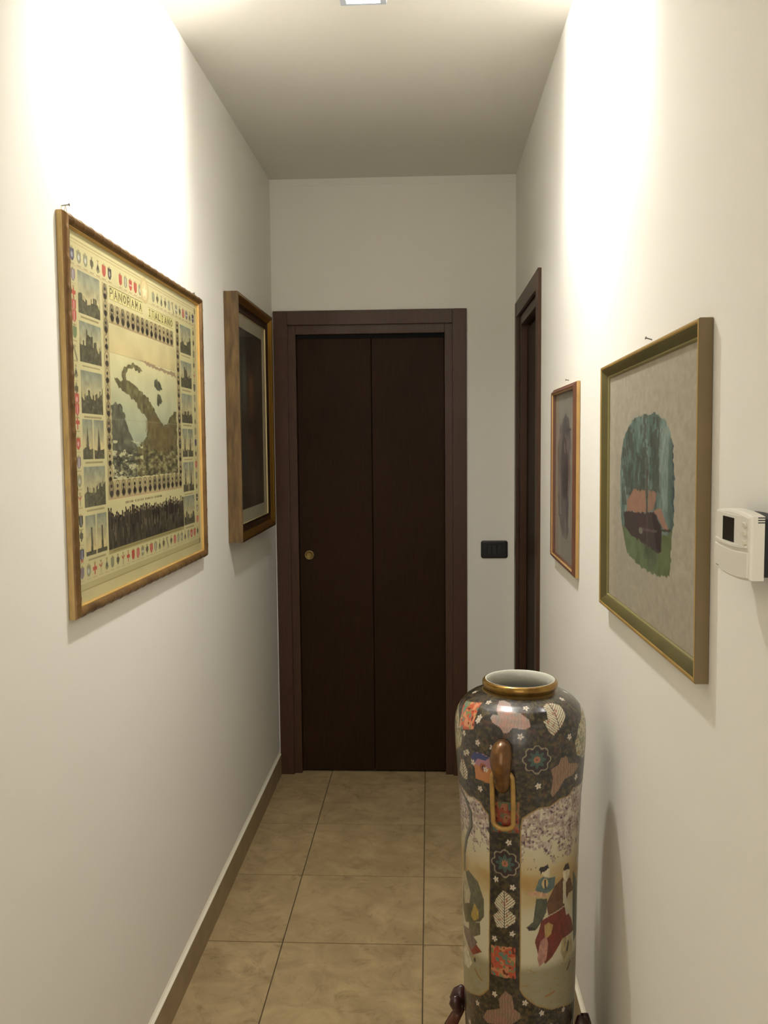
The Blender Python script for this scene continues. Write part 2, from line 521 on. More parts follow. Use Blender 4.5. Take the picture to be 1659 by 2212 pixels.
def flat_print(name, w, h, y, nu, nv, painter, mat, parent, z0=0.0):
    """a printed sheet w x h, bottom at z0, facing -y, painted by painter(Paint)"""
    U, V = np.meshgrid(np.linspace(0, 1, nu), np.linspace(0, 1, nv))
    p = Paint(U, V, (200, 190, 140)); painter(p)
    P = np.stack([(U - .5) * w, np.full_like(U, y), z0 + (1 - V) * h], axis=-1)
    me = grid_mesh(name, P, nu, nv, p.linear())
    return link(name, me, mat, parent)

# ------------------------------------------------------------------ picture frames
def rails(parent, W, H, prof, mats, pmats=None, nodes=None, smooth=True):
    """four mitred rails. prof: closed outline of (d inwards, w out of wall); pmats: material per profile edge;
    nodes=(spacing, amount, set of profile points that swell) makes bamboo knuckles"""
    n = len(prof)
    def corner(side, d):
        if side == 0: return (-W / 2 + d, d), (W / 2 - d, d)
        if side == 1: return (W / 2 - d, d), (W / 2 - d, H - d)
        if side == 2: return (W / 2 - d, H - d), (-W / 2 + d, H - d)
        return (-W / 2 + d, H - d), (-W / 2 + d, d)
    for side in range(4):
        L = W if side in (0, 2) else H
        ts = [0.0, 1.0]
        bump = {0.0: 0.0, 1.0: 0.0}
        if nodes:
            sp, amt, which = nodes
            ts = []; bump = {}
            k = max(1, round(L / sp))
            for i in range(k):
                c = (i + 0.5) / k
                for off, b in ((-0.5 * sp / L, 0), (-.010 / L, 0), (-.005 / L, .35), (-.002 / L, 1), (.002 / L, 1), (.005 / L, .35), (.010 / L, 0)):
                    t = min(1, max(0, c + off)); ts.append(t); bump[t] = b
            ts.append(1.0); bump[1.0] = 0
            ts = sorted(set(ts))
        bm = bmesh.new()
        rings = []
        for t in ts:
            ring = []
            for q, (d, w_) in enumerate(prof):
                b = bump.get(t, 0) * (nodes[1] if nodes and q in nodes[2] else 0)
                dd = d - b * (0.8 if nodes and q <= min(nodes[2], default=0) + 1 else -0.3)
                (x0, z0), (x1, z1) = corner(side, dd)
                ring.append(bm.verts.new((x0 + (x1 - x0) * t, -(w_ + b), z0 + (z1 - z0) * t)))
            rings.append(ring)
        for a, b in zip(rings[:-1], rings[1:]):
            for q in range(n):
                f = bm.faces.new((a[q], a[(q + 1) % n], b[(q + 1) % n], b[q]))
                if pmats: f.material_index = pmats[q]
        bm.faces.new(rings[0]); bm.faces.new(rings[-1][::-1])
        o = bm_obj('frame_rail', bm, mats, parent)
        if smooth:
            me = o.data; me.shade_smooth()
            try: me.set_sharp_from_angle(angle=math.radians(38))
            except Exception: pass

def wall_thing(name, side, yc, z, tilt=0.0):
    """empty on a wall at the bottom centre of the thing"""
    if side == 'left': return empty(name, (XL, yc, z), (0, tilt, math.pi / 2))
    if side == 'right': return empty(name, (XR, yc, z), (0, tilt, -math.pi / 2))
    return empty(name, (yc, YB, z), (0, tilt, 0))

def pane(parent, W, H, y, inset):
    return box_obj('glass', (-W / 2 + inset, W / 2 - inset, y - 0.0012, y, inset, H - inset), GLASS, parent)

# ---- lettering strokes in a unit box (x right, y down)
GLYPH = {
 'P': [[(0, 1), (0, 0), (.7, 0), (.95, .15), (.95, .38), (.7, .52), (0, .52)]],
 'A': [[(0, 1), (.5, 0), (1, 1)], [(.2, .65), (.8, .65)]],
 'N': [[(0, 1), (0, 0), (1, 1), (1, 0)]],
 'O': [[(.5, 0), (.1, .2), (0, .5), (.1, .8), (.5, 1), (.9, .8), (1, .5), (.9, .2), (.5, 0)]],
 'R': [[(0, 1), (0, 0), (.7, 0), (.95, .15), (.95, .38), (.7, .52), (0, .52)], [(.5, .52), (1, 1)]],
 'M': [[(0, 1), (0, 0), (.5, .6), (1, 0), (1, 1)]],
 'I': [[(.5, 0), (.5, 1)], [(.2, 0), (.8, 0)], [(.2, 1), (.8, 1)]],
 'T': [[(0, 0), (1, 0)], [(.5, 0), (.5, 1)]],
 'L': [[(0, 0), (0, 1), (1, 1)]],
}

# ------------------------------------------------------------------ the big framed print
def paint_poster(p):
    rnd = random.Random(5)
    paper = (198, 189, 140)
    p.c[:] = paper
    p.grain(0.05, 6, 5, 2)
    ink = (74, 66, 48)
    def frame(u0, u1, v0, v1, col, a=.8):
        w = .0016
        p.rect(u0, u1, v0 - w, v0 + w, col, a); p.rect(u0, u1, v1 - w, v1 + w, col, a)
        p.rect(u0 - w, u0 + w, v0, v1, col, a); p.rect(u1 - w, u1 + w, v0, v1, col, a)
    frame(.010, .980, .022, .966, (160, 140, 92), .8); frame(.017, .974, .030, .950, (176, 152, 98), .7)
    p.rect(.010, .980, .951, .965, (168, 156, 104), .45)
    for cu in (.012, .978):
        for cv in (.03, .958): p.ell(cu, cv, .009, .012, (120, 110, 78), .8)
    RED, NAVY, GRY, GRN, BLK, VIO = (176, 84, 68), (88, 84, 100), (138, 132, 98), (118, 130, 92), (74, 68, 60), (134, 120, 120)
    def shield(cu, cv, style, s=1.0):
        ru, rv = .0112 * s, .017 * s
        if style == 'cross':
            p.rect(cu - .003, cu + .003, cv - rv, cv + rv, RED); p.rect(cu - ru, cu + ru, cv - .007, cv + .003, RED)
        elif style == 'diag':
            p.line([(cu - ru * .7, cv - rv), (cu + ru * .7, cv + rv)], .004, .004, GRY)
        elif style == 'tri':
            p.poly([(cu - ru, cv + rv * .5), (cu, cv - rv), (cu + ru, cv + rv * .5), (cu, cv + rv)], GRY)
            p.ell(cu, cv, ru * .4, rv * .4, BLK)
        elif style == 'eagle':
            for dx, dy, a, b in ((0, 0, .45, .8), (-.55, -.2, .35, .5), (.55, -.2, .35, .5), (0, -.8, .25, .25)):
                p.ell(cu + dx * ru, cv + dy * rv, a * ru, b * rv, (98, 92, 68))
        elif style == 'twig':
            p.line([(cu, cv - rv), (cu, cv + rv)], .0018, .0018, GRY); p.line([(cu - ru * .8, cv - rv * .5), (cu, cv), (cu + ru * .8, cv - rv * .6)], .002, .002, RED)
        else:
            col = {'red': RED, 'navy': NAVY, 'green': GRN, 'black': BLK, 'violet': VIO, 'grey': (140, 138, 108)}[style]
            p.poly([(cu - ru, cv - rv), (cu + ru, cv - rv), (cu + ru, cv + rv * .35), (cu + ru * .55, cv + rv * .8), (cu, cv + rv), (cu - ru * .55, cv + rv * .8), (cu - ru, cv + rv * .35)], col)
            k = rnd.random()
            hl = tuple(min(255, x * .35 + 150) for x in col)
            if k < .35: p.rect(cu - .002, cu + .002, cv - rv * .8, cv + rv * .7, hl, .8)
            elif k < .6: p.rect(cu - ru * .8, cu + ru * .8, cv - .003, cv + .003, hl, .8)
            elif k < .8: p.ell(cu, cv, ru * .45, rv * .45, hl, .8)
        p.ell(cu, cv - rv * 1.1, ru * .5, rv * .22, (150, 132, 84), .7)
        p.rect(cu - ru, cu + ru, cv + rv * 1.28, cv + rv * 1.42, (150, 124, 92), .6)
    toprow = ['navy', 'grey', 'grey', 'eagle', 'tri', 'red', 'black', None, 'red', 'grey', 'red', 'red', 'grey', None, None, 'grey', 'eagle', 'tri', 'eagle', 'grey', 'diag', 'grey', 'eagle', 'red', 'violet', 'tri', 'navy']
    for k, s in enumerate(toprow):
        if s: shield(.038 + k * .0353, .064, s)
    p.rect(.022, .96, .090, .0925, (176, 140, 110), .7)
    for (v, s) in zip((.118, .165, .198, .226, .269, .323, .375, .422, .447, .475, .511, .567, .618, .668, .718, .777, .819, .869),
                      ('violet', 'cross', 'red', 'red', 'green', 'diag', 'tri', 'eagle', 'red', 'red', 'cross', 'red', 'violet', 'grey', 'twig', 'black', 'eagle', 'navy')):
        shield(.040, v, s, .95)
    for k, (v, s) in enumerate(zip(np.linspace(.118, .869, 18), ('tri', 'eagle', 'grey', 'eagle', 'twig', 'black', 'grey', 'eagle', 'tri', 'grey', 'navy', 'eagle', 'red', 'grey', 'eagle', 'black', 'grey', 'red'))):
        shield(.957, float(v), s, .9)
    p.rect(.033, .047, .88, .888, RED, .7)
    bottom = ['violet', 'grey', 'cross', 'twig', 'tri', 'grey', 'eagle', 'twig', 'cross', 'red', 'red', 'grey', 'eagle', 'red', 'grey', 'tri', 'eagle', 'diag', 'eagle', 'red', 'grey', 'grey', 'tri', 'grey', 'red', 'red', 'eagle']
    for k, s in enumerate(bottom): shield(.038 + k * .0353, .918, s, .95)
    # landscapes at both sides
    def vignette(u0, u1, v0, v1, kind, seed):
        i = p.bb(u0, u1, v0, v1)
        t = (p.v[i] - v0) / (v1 - v0)
        n = fbm(p.u[i] * 70, p.v[i] * 60, seed)
        sky = np.array((136, 140, 120)) * (1 - t[:, None]) + np.array((214, 192, 132)) * t[:, None]
        sky *= (.85 + .3 * n)[:, None]
        s = (p.u[i] - u0) / (u1 - u0)
        if kind == 'tower':
            ridge = .88 + 0 * s
            for c in (.28, .78): ridge = np.where(np.abs(s - c) < .035 + .06 * np.clip(t - .55, 0, 1), .3, ridge)
        elif kind == 'spire':
            ridge = .80 - .1 * vnoise(s * 9, s * 0, seed)
            for c in (.22, .75): ridge = np.where(np.abs(s - c) < .12 * np.clip(t - .15, 0, 1), .18, ridge)
        else:
            ridge = {'town': .78, 'fort': .70, 'hill': .72}[kind] - .16 * vnoise(s * 8, s * 0 + seed, seed) - .12 * (vnoise(s * 24, s * 0 + 3, seed) > .6)
            if kind == 'hill': ridge = ridge - .38 * np.clip(s - .55, 0, 1)
            if kind == 'fort': ridge = ridge - .28 * (np.abs(s - .45) < .16)
        gr = np.array((92, 88, 66)) * (.6 + .75 * fbm(p.u[i] * 160, p.v[i] * 140, seed + 5))[:, None]
        p.c[i] = np.where((t > ridge)[:, None], gr, sky)
        if kind in ('tower', 'spire'):
            p.rect((u0 + u1) / 2 - .003, (u0 + u1) / 2 + .003, v0, v1, paper)
        p.rect(u0 + .01, u1 - .01, v1 + .008, v1 + .0125, (120, 104, 70), .55)
    L = [(.098, .211, 'town'), (.233, .343, 'fort'), (.366, .482, 'hill'), (.499, .608, 'spire'), (.630, .741, 'hill'), (.765, .877, 'tower')]
    R = [(.109, .215, 'hill'), (.246, .347, 'fort'), (.371, .482, 'town'), (.505, .614, 'spire'), (.635, .749, 'spire'), (.766, .879, 'town')]
    for k, (a, b, kd) in enumerate(L): vignette(.064, .184, a, b, kd, 20 + k)
    for k, (a, b, kd) in enumerate(R): vignette(.811, .925, a, b, kd, 40 + k)
    # portraits
    def bust(cu, cv, ru, rv, seed):
        d = random.Random(seed)
        g = d.uniform(.75, 1.15)
        p.ell(cu, cv, ru * 1.15, rv * 1.12, (112, 100, 70))
        p.ell(cu, cv, ru, rv, tuple(x * g for x in (160, 148, 108)))
        dk_ = d.uniform(.7, 1.25); dk = tuple(x * dk_ for x in (58, 51, 42))
        i = p.bb(cu - ru, cu + ru, cv - rv, cv + rv)
        e = ((p.u[i] - cu) / ru) ** 2 + ((p.v[i] - cv) / rv) ** 2 <= .95
        sh_ = ((p.u[i] - cu) / (ru * .85)) ** 2 + ((p.v[i] - cv - rv * .75) / (rv * .62)) ** 2 <= 1
        p.put(i[e & sh_], dk)
        p.ell(cu, cv - rv * .12, ru * .42, rv * .36, tuple(x * .9 for x in (172, 152, 112)))
        p.ell(cu, cv - rv * .36, ru * .46, rv * .24, dk)
        if d.random() < .6: p.ell(cu, cv + rv * .12, ru * .3, rv * .16, dk)
    for a_, b_, c_, d_ in ((.2, .235, .098, .672), (.766, .802, .104, .672), (.237, .745, .150, .2035), (.2, .797, .674, .728)): p.rect(a_, b_, c_, d_, (168, 152, 110), .75)
    for k in range(12):
        bust(.2175, .123 + k * .0487, .0125, .0215, 100 + k); bust(.784, .128 + k * .0482, .0125, .021, 130 + k)
    for k in range(14):
        bust(.258 + k * .0359, .177, .0135, .0245, 160 + k)
    p.rect(.236, .745, .2035, .2085, (150, 122, 92), .7)
    for k in range(15):
        bust(.222 + k * .0398, .7, .0145, .0235, 190 + k)
    p.rect(.2, .797, .7285, .7315, (172, 120, 96), .6)
    # title
    def word(txt, u0, u1, v0, v1):
        n = len(txt); w = (u1 - u0) / n
        for k, ch in enumerate(txt):
            a = u0 + k * w
            p.rect(a + .001, a + w - .001, v0, v1, (146, 136, 88)); p.rect(a + .0028, a + w - .0028, v0 + .0025, v1 - .0025, (206, 198, 132))
            for st in GLYPH[ch]:
                p.line([(a + w * (.26 + .48 * x), v0 + (v1 - v0) * (.2 + .6 * y)) for x, y in st], .0024, .0024, (104, 94, 60))
    word('PANORAMA', .242, .477, .098, .138)
    word('ITALIANO', .519, .742, .104, .141)
    p.ell(.497, .056, .034, .044, (188, 168, 116)); p.ell(.497, .056, .024, .032, (204, 186, 134)); p.poly([(.497, .036), (.504, .052), (.518, .054), (.507, .064), (.511, .08), (.497, .07), (.483, .08), (.487, .064), (.476, .054), (.49, .052)], (222, 212, 166))
    # relief map
    i = p.bb(.237, .757, .211, .671)
    t = (p.v[i] - .211) / .46
    n = fbm(p.u[i] * 16, p.v[i] * 14, 7)
    sky = np.array((196, 186, 138)) * (1 - t[:, None] * 2.5) + np.array((206, 178, 124)) * t[:, None] * 2.5
    sea = np.array((204, 196, 148)) * (1 - np.clip((t[:, None] - .2) / .6, 0, 1)) + np.array((150, 158, 134)) * np.clip((t[:, None] - .2) / .6, 0, 1)
    p.c[i] = np.where((t < .178)[:, None], sky, sea) * (.93 + .14 * n)[:, None]
    p.rect(.237, .757, .2925, .2945, (150, 138, 104), .6)
    j = p.poly([(.44, .289), (.52, .293), (.6, .299), (.75, .300), (.757, .318), (.70, .313), (.58, .308), (.5, .302)], (158, 138, 108), 1, .004, 90)
    land = (104, 98, 66)
    def landpoly(pts, seed, col=land):
        j = p.poly(pts, col, 1, .005, 90, seed)
        f = .68 + .64 * fbm(p.u * 60, p.v * 50, seed) if False else None
        p.c[j] *= (.66 + .68 * fbm(p.u[j] * 60, p.v[j] * 50, seed))[:, None]
        return j
    landpoly([(.394, .307), (.43, .312), (.461, .325), (.44, .333), (.40, .325), (.36, .332), (.343, .345), (.340, .360), (.359, .366), (.40, .375), (.436, .389), (.48, .403), (.519, .421), (.545, .44),
              (.561, .458), (.60, .485), (.633, .499), (.671, .487), (.70, .465), (.743, .444), (.757, .44), (.757, .671), (.38, .671), (.40, .60), (.418, .567), (.45, .558), (.483, .543), (.489, .51), (.495, .486),
              (.47, .468), (.448, .458), (.426, .453), (.41, .437), (.394, .426), (.36, .416), (.334, .407), (.30, .398), (.275, .385), (.259, .369), (.275, .366), (.30, .374), (.318, .370), (.309, .345), (.324, .330), (.36, .316)], 11)
    landpoly([(.237, .452), (.262, .443), (.30, .447), (.32, .475), (.336, .50), (.355, .53), (.385, .56), (.41, .58), (.40, .671), (.237, .671)], 12, (96, 96, 76))
    landpoly([(.579, .338), (.555, .354), (.572, .378), (.589, .384), (.628, .37), (.602, .350)], 13, (88, 88, 66))
    landpoly([(.584, .388), (.577, .425), (.591, .431), (.625, .415), (.606, .396)], 14, (88, 88, 66))
    i = p.bb(.237, .757, .53, .671)
    s = p.u[i]; t = (p.v[i] - .53) / .141
    fo = fbm(s * 26 + t * 2, t * 9, 31, 5)
    left = np.clip(1 - (s - .237) / .22, 0, 1)
    p.put(i[(fo > .60 - .10 * left * t) & (t > .18) & (left > 0.02)], (198, 192, 150), .85)
    fo2 = fbm(s * 48, t * 14, 37, 5)
    p.put(i[(fo2 > .60) & (t > .42)], (172, 164, 120), .6)
    p.put(i[(fo2 < .38) & (t > .3)], (58, 54, 42), .7)
    j = p.inpoly([(.48, .48), (.56, .47), (.63, .51), (.72, .49), (.74, .56), (.62, .6), (.5, .56)], .02, 40)
    p.put(j, (112, 92, 58), .5)
    p.rect(.449, .451, .211, .671, (186, 178, 132), .35); p.rect(.237, .757, .4905, .4925, (150, 146, 116), .3)
    # crowd
    p.rect(.31, .60, .744, .7505, ink, .0)
    for k in range(34):
        u = .312 + k * .0085
        if k % 9 not in (7,): p.rect(u, u + rnd.uniform(.003, .006), .744, .7505, ink, .75)
    i = p.bb(.195, .807, .748, .880)
    s = p.u[i]; t = p.v[i]
    topv = .790 - .012 * vnoise(s * 30, s * 0, 51)
    top_ok = t > topv
    bodies = fbm(s * 95, t * 38, 53, 4)
    col = np.array((64, 58, 46)) * (.45 + 1.15 * bodies)[:, None]
    j = i[top_ok]; p.c[j] = col[top_ok]
    for k in range(78):
        u = .2 + .602 * (k + rnd.uniform(-.4, .4)) / 77
        v = .793 - rnd.uniform(0, .024) - .004 * math.sin(u * 40)
        u = min(max(u, .199), .803)
        dk_ = rnd.uniform(.6, 1.25); dk = tuple(x * dk_ for x in (66, 58, 46))
        p.rect(u - .0045, u + .0045, v, .82, dk, .95); p.ell(u, v - .004, .0036, .0062, (92, 79, 60))
        p.ell(u, v - .009, .004, .0042, tuple(x * .7 for x in dk))
    for k in range(30):
        u = rnd.uniform(.2, .8); v = rnd.uniform(.80, .84)
        p.rect(u - .002, u + .002, v, v + rnd.uniform(.012, .03), (148, 136, 98), .55)
    p.rect(.449, .452, .76, .88, (150, 140, 108), .6)
    p.rect(.195, .807, .878, .892, (150, 138, 88), .75)
    p.rect(.22, .78, .883, .8865, (112, 98, 62), .5)

GOLDSIDE = plain('ochre_gilt_wood', (186, 156, 98), 0.55, metal=0.1, noise=0.18, scale=20, stretch=(6, 6, 1))
BAMBOO = plain('bronze_bamboo_moulding', (134, 102, 60), 0.36, metal=0.45, noise=0.4, scale=9, stretch=(2, 2, 2), col2=(98, 72, 42))
GILT = plain('gilt_inner_lip', (200, 162, 92), 0.4, metal=0.4, noise=0.1, scale=20)
PRINT = painted('print_paper', 0.75, spec=0.2)

def picture_poster():
    W, H = 1.074, 0.812
    r = wall_thing('framed_print', 'left', 1.769 + W / 2, 1.233, 0.006)
    r.location.z = 1.240
    tag(r, 'large antique map print with portraits and coats of arms in a gilt bamboo frame', 'picture')
    prof = [(0.000, 0.001), (0.000, 0.0125), (0.0010, 0.0155), (0.0038, 0.0195), (0.0082, 0.0222), (0.0132, 0.0215), (0.0172, 0.0185), (0.0192, 0.0150), (0.0204, 0.0128), (0.0222, 0.0130), (0.0240, 0.0105), (0.0240, 0.001)]
    pm = [0, 1, 1, 1, 1, 1, 1, 1, 2, 2, 2, 0]
    rails(r, W, H, prof, [GOLDSIDE, BAMBOO, GILT], pm, nodes=(0.056, 0.0008, {2, 3, 4, 5, 6}))
    box_obj('backing_board', (-W / 2 + .004, W / 2 - .004, -0.004, -0.0015, .004, H - .004), BACKB, r)
    ins = 0.0235
    flat_print('print', W - 2 * ins, H - 2 * ins, -0.0055, 480, 580, paint_poster, PRINT, r, ins)
    pane(r, W, H, -0.0078, 0.0235)
    for x, z, s in ((-W / 2 + .037, H + .018, 1), (W / 2 - .05, H + .008, 1)):
        bm = bmesh.new()
        tube(bm, [(x - .004 * s, -0.003, H - .004), (x - .002 * s, -0.004, H + .006), (x, -0.006, z), (x + .003 * s, -0.007, H + .005), (x + .006 * s, -0.010, H - .004)], 0.0007, 6)
        bm_obj('hanging_wire', bm, WIRE, r)
    return r
picture_poster()

def nail(side, y, z, out, label, rise=0.0):
    r = wall_thing('nail', side, y, z)
    bm = bmesh.new()
    lathe(bm, [(0.0011, -0.012), (0.0011, out)], 10, (0, 0, 0), 'out', True)
    lathe(bm, [(0.0028, out), (0.0030, out + .0008), (0.0022, out + .0016)], 12, (0, 0, 0), 'out', True)
    bmesh.ops.rotate(bm, verts=bm.verts, cent=(0, 0, 0), matrix=Matrix.Rotation(-rise, 3, 'X'))
    bmesh.ops.recalc_face_normals(bm, faces=bm.faces)
    me = bpy.data.meshes.new('nail'); bm.to_mesh(me); bm.free()
    r2 = bpy.data.objects.new('nail', me); me.materials.append(STEEL)
    r2.location = r.location; r2.rotation_euler = r.rotation_euler
    bpy.data.objects.remove(r)
    r2.name = 'nail'
    COL.objects.link(r2)
    return tag(r2, label, 'nail', 'nails holding the pictures')
nail('left', 1.806, 2.0705, 0.0150, 'long steel nail with wire at the lamp-lit near corner of the bamboo frame', 0.10)
nail('left', 2.793, 2.0565, 0.0080, 'short steel nail at the bamboo frame corner next to the dark painting', 0.02)
nail('right', 2.630, 1.7670, 0.0085, 'thin steel nail above the small brown framed picture', 0.12)
nail('right', 1.665, 1.7755, 0.0110, 'bent steel nail above the olive green framed picture', 0.28)

# ------------------------------------------------------------------ dark painting in the deep frame
def paint_dark(p):
    p.c[:] = (58, 52, 42)
    u, v = p.u, p.v
    p.c *= (.75 + .5 * fbm(u * 5, v * 7, 3))[:, None]
    p.put(np.nonzero((u < .32) & (v < .45))[0], (70, 76, 70), .45)
    def soft(cu, cv, ru, rv, col, a):
        g = np.exp(-(((u - cu) / ru) ** 2 + ((v - cv) / rv) ** 2)) * a
        p.c[:] = p.c * (1 - g[:, None]) + np.array(col, float) * g[:, None]
    soft(.50, .20, .13, .10, (44, 36, 30), .9); soft(.52, .30, .10, .07, (132, 92, 62), .75)
    soft(.52, .42, .12, .12, (98, 66, 44), .75); soft(.54, .62, .14, .2, (88, 58, 40), .6); soft(.56, .85, .12, .1, (104, 82, 58), .55)
    soft(.25, .3, .08, .14, (96, 102, 96), .5); soft(.24, .72, .07, .1, (58, 66, 68), .6); soft(.78, .8, .08, .12, (88, 92, 76), .4)
    soft(.5, .53, .3, .05, (26, 20, 16), .6)
    p.c *= 1.25; p.grain(.12, 40, 60, 4)
AGED = plain('aged_gilt_wood', (118, 93, 54), 0.45, metal=0.25, noise=0.35, scale=6, stretch=(9, 9, 1.6), col2=(74, 56, 34))
COVE = plain('dark_bronze_cove', (60, 40, 27), 0.3, metal=0.5, noise=0.2, scale=10)
BRIGHTG = plain('bright_gold_bead', (214, 164, 76), 0.28, metal=0.95)
MATB = plain('grey_cream_mat', (176, 168, 142), 0.85)
CREAMF = plain('cream_fillet', (206, 186, 132), 0.5, metal=0.2)
OIL = painted('oil_paint', 0.5, spec=0.3)
def picture_dark():
    W, H = 0.705, 0.900
    r = wall_thing('framed_painting', 'left', 3.23 + W / 2, 1.235, 0.0)
    tag(r, 'dark figure painting in a deep aged gold frame beside the folding door', 'picture')
    prof = [(0, .001), (0, .051), (.002, .053), (.006, .053), (.009, .0525), (.014, .050), (.020, .045), (.030, .037), (.042, .032), (.052, .031), (.054, .033), (.058, .031), (.058, .001)]
    pm = [0, 0, 2, 1, 1, 1, 1, 2, 2, 2, 2, 3, 0]
    rails(r, W, H, prof, [AGED, BRIGHTG, COVE, CREAMF], pm)
    box_obj('backing_board', (-W / 2 + .006, W / 2 - .006, -0.006, -0.002, .006, H - .006), BACKB, r)
    a = .050; m_ = .108
    bm = bmesh.new()
    y0, y1 = -0.026, -0.0235
    box(bm, -W / 2 + a, W / 2 - a, y0, y1, a, m_); box(bm, -W / 2 + a, W / 2 - a, y0, y1, H - m_, H - a)
    box(bm, -W / 2 + a, -W / 2 + m_, y0, y1, m_, H - m_); box(bm, W / 2 - m_, W / 2 - a, y0, y1, m_, H - m_)
    bm_obj('mat_board', bm, MATB, r)
    flat_print('canvas', W - 2 * m_ + .01, H - 2 * m_ + .01, -0.0225, 130, 210, paint_dark, OIL, r, m_ - .005)
    pane(r, W, H, -0.0275, 0.056)
picture_dark()

# ------------------------------------------------------------------ oval cottage watercolour
def paint_cottage(p):
    bgc = (184, 175, 157)
    p.c[:] = bgc
    p.grain(.03, 120, 120, 2)
    OUT = [(.467, .226), (.579, .227), (.667, .255), (.712, .293), (.74, .342), (.755, .458), (.753, .564), (.738, .647), (.725, .752), (.658, .767), (.534, .775), (.395, .766), (.275, .739), (.235, .681), (.21, .633), (.19, .55), (.186, .447), (.2, .363), (.241, .287), (.334, .236)]
    j = p.inpoly(OUT, .006, 70)
    u, v = p.u[j], p.v[j]
    n1 = fbm(u * 22, v * 7, 3, 4); n2 = fbm(u * 70, v * 34, 8, 4)
    t = np.clip((n1 - .3) / .4, 0, 1)[:, None]
    c = np.array((134, 152, 144)) * t + np.array((92, 110, 102)) * (1 - t)
    c = c * (.8 + .4 * n2)[:, None]
    p.c[j] = c
    # dark fir columns
    for cu, w_, v0, v1 in ((.31, .045, .26, .52), (.47, .05, .22, .52), (.585, .06, .24, .5), (.24, .03, .34, .56), (.40, .03, .36, .5)):
        i = p.bb(cu - w_, cu + w_, v0, v1)
        k = np.isin(i, j) & (fbm(p.u[i] * 60, p.v[i] * 36, int(cu * 100), 4) > .42 + .25 * (np.abs(p.u[i] - cu) / w_ - .3) - .2 * (p.v[i] - v0))
        p.put(i[k], (84, 84, 72), .62)
    i = p.bb(.62, .70, .28, .55); k = np.isin(i, j) & (fbm(p.u[i] * 50, p.v[i] * 14, 77) > .44); p.put(i[k], (150, 164, 152), .55)
    i = p.bb(.735, .76, .32, .58); k = np.isin(i, j) & (vnoise(p.u[i] * 60, p.v[i] * 50, 7) > .4); p.put(i[k], (70, 78, 92), .7)
    # grass
    g = [(.18, .63), (.25, .645), (.34, .665), (.5, .68), (.62, .695), (.645, .64), (.76, .60), (.76, .70), (.72, .78), (.5, .79), (.2, .76)]
    gi = p.inpoly(g, .008, 50); gi = gi[np.isin(gi, j)]
    f = fbm(p.u[gi] * 12, p.v[gi] * 10, 5)
    p.c[gi] = np.array((112, 124, 94)) * (.75 + .5 * f)[:, None]
    hi = gi[p.u[gi] > .62]; p.put(hi, (100, 106, 58), .35)
    # cottage
    p.poly([(.242, .583), (.5, .573), (.568, .556), (.651, .616), (.646, .687), (.623, .699), (.504, .684), (.341, .668), (.244, .646)], (82, 70, 68), 1, .006, 50)
    p.poly([(.555, .565), (.60, .57), (.648, .616), (.645, .69), (.60, .68)], (66, 54, 52), .9, .004, 50)
    p.poly([(.354, .494), (.488, .496), (.495, .571), (.327, .582), (.274, .58), (.283, .537)], (168, 128, 106), 1, .005, 60)
    p.poly([(.523, .491), (.598, .493), (.584, .537), (.551, .56), (.508, .567)], (158, 124, 104), 1, .005, 60)
    p.poly([(.568, .553), (.641, .547), (.719, .611), (.674, .616)], (164, 126, 108), 1, .004, 60)
    p.rect(.497, .509, .42, .60, (88, 78, 70), .85); p.rect(.502, .512, .58, .69, (106, 96, 88), .8)
    p.ell(.44, .64, .022, .012, (140, 134, 120), .9); p.line([(.46, .632), (.6, .625)], .006, .004, (116, 108, 98), .7)
    p.line([(.655, .615), (.725, .608)], .006, .004, (70, 62, 50), .8)
    p.grain(.06, 60, 50, 9)
OLIVEIN = plain('olive_inner_lip', (128, 118, 72), 0.5)
OLIVE = plain('olive_frame_slope', (88, 80, 42), 0.45, metal=0.1, noise=0.15, scale=14)
GOLDEDGE = plain('gold_frame_edge', (184, 150, 86), 0.4, metal=0.4, noise=0.12, scale=24)
OLIVESIDE = plain('olive_brown_frame_side', (114, 95, 58), 0.55, noise=0.1, scale=10)
PAPER2 = painted('watercolour_paper', 0.85, spec=0.2)
def picture_cottage():
    W, H = 0.732, 0.523
    r = wall_thing('framed_watercolour', 'right', 2.033 - W / 2, 1.2385, -0.017)
    tag(r, 'oval cottage and fir tree watercolour in an olive green and gold frame', 'picture')
    prof = [(0, .001), (0, .019), (.0012, .0208), (.0035, .0215), (.006, .0208), (.007, .0195), (.011, .0185), (.021, .0085), (.0235, .0085), (.0255, .006), (.0255, .001)]
    pm = [0, 0, 1, 1, 1, 2, 2, 3, 3, 3, 0]
    rails(r, W, H, prof, [OLIVESIDE, GOLDEDGE, OLIVE, OLIVEIN], pm)
    box_obj('backing_board', (-W / 2 + .004, W / 2 - .004, -0.003, -0.0012, .004, H - .004), BACKB, r)
    def pt(p):
        u0, v0 = p.u.copy(), p.v.copy()
        p.u[:] = (.025 + u0 * (W - .05)) / W; p.v[:] = (.025 + v0 * (H - .05)) / H
        paint_cottage(p)
    flat_print('watercolour', W - .05, H - .05, -0.0042, 270, 270, pt, PAPER2, r, .025)
    pane(r, W, H, -0.0055, 0.025)
picture_cottage()

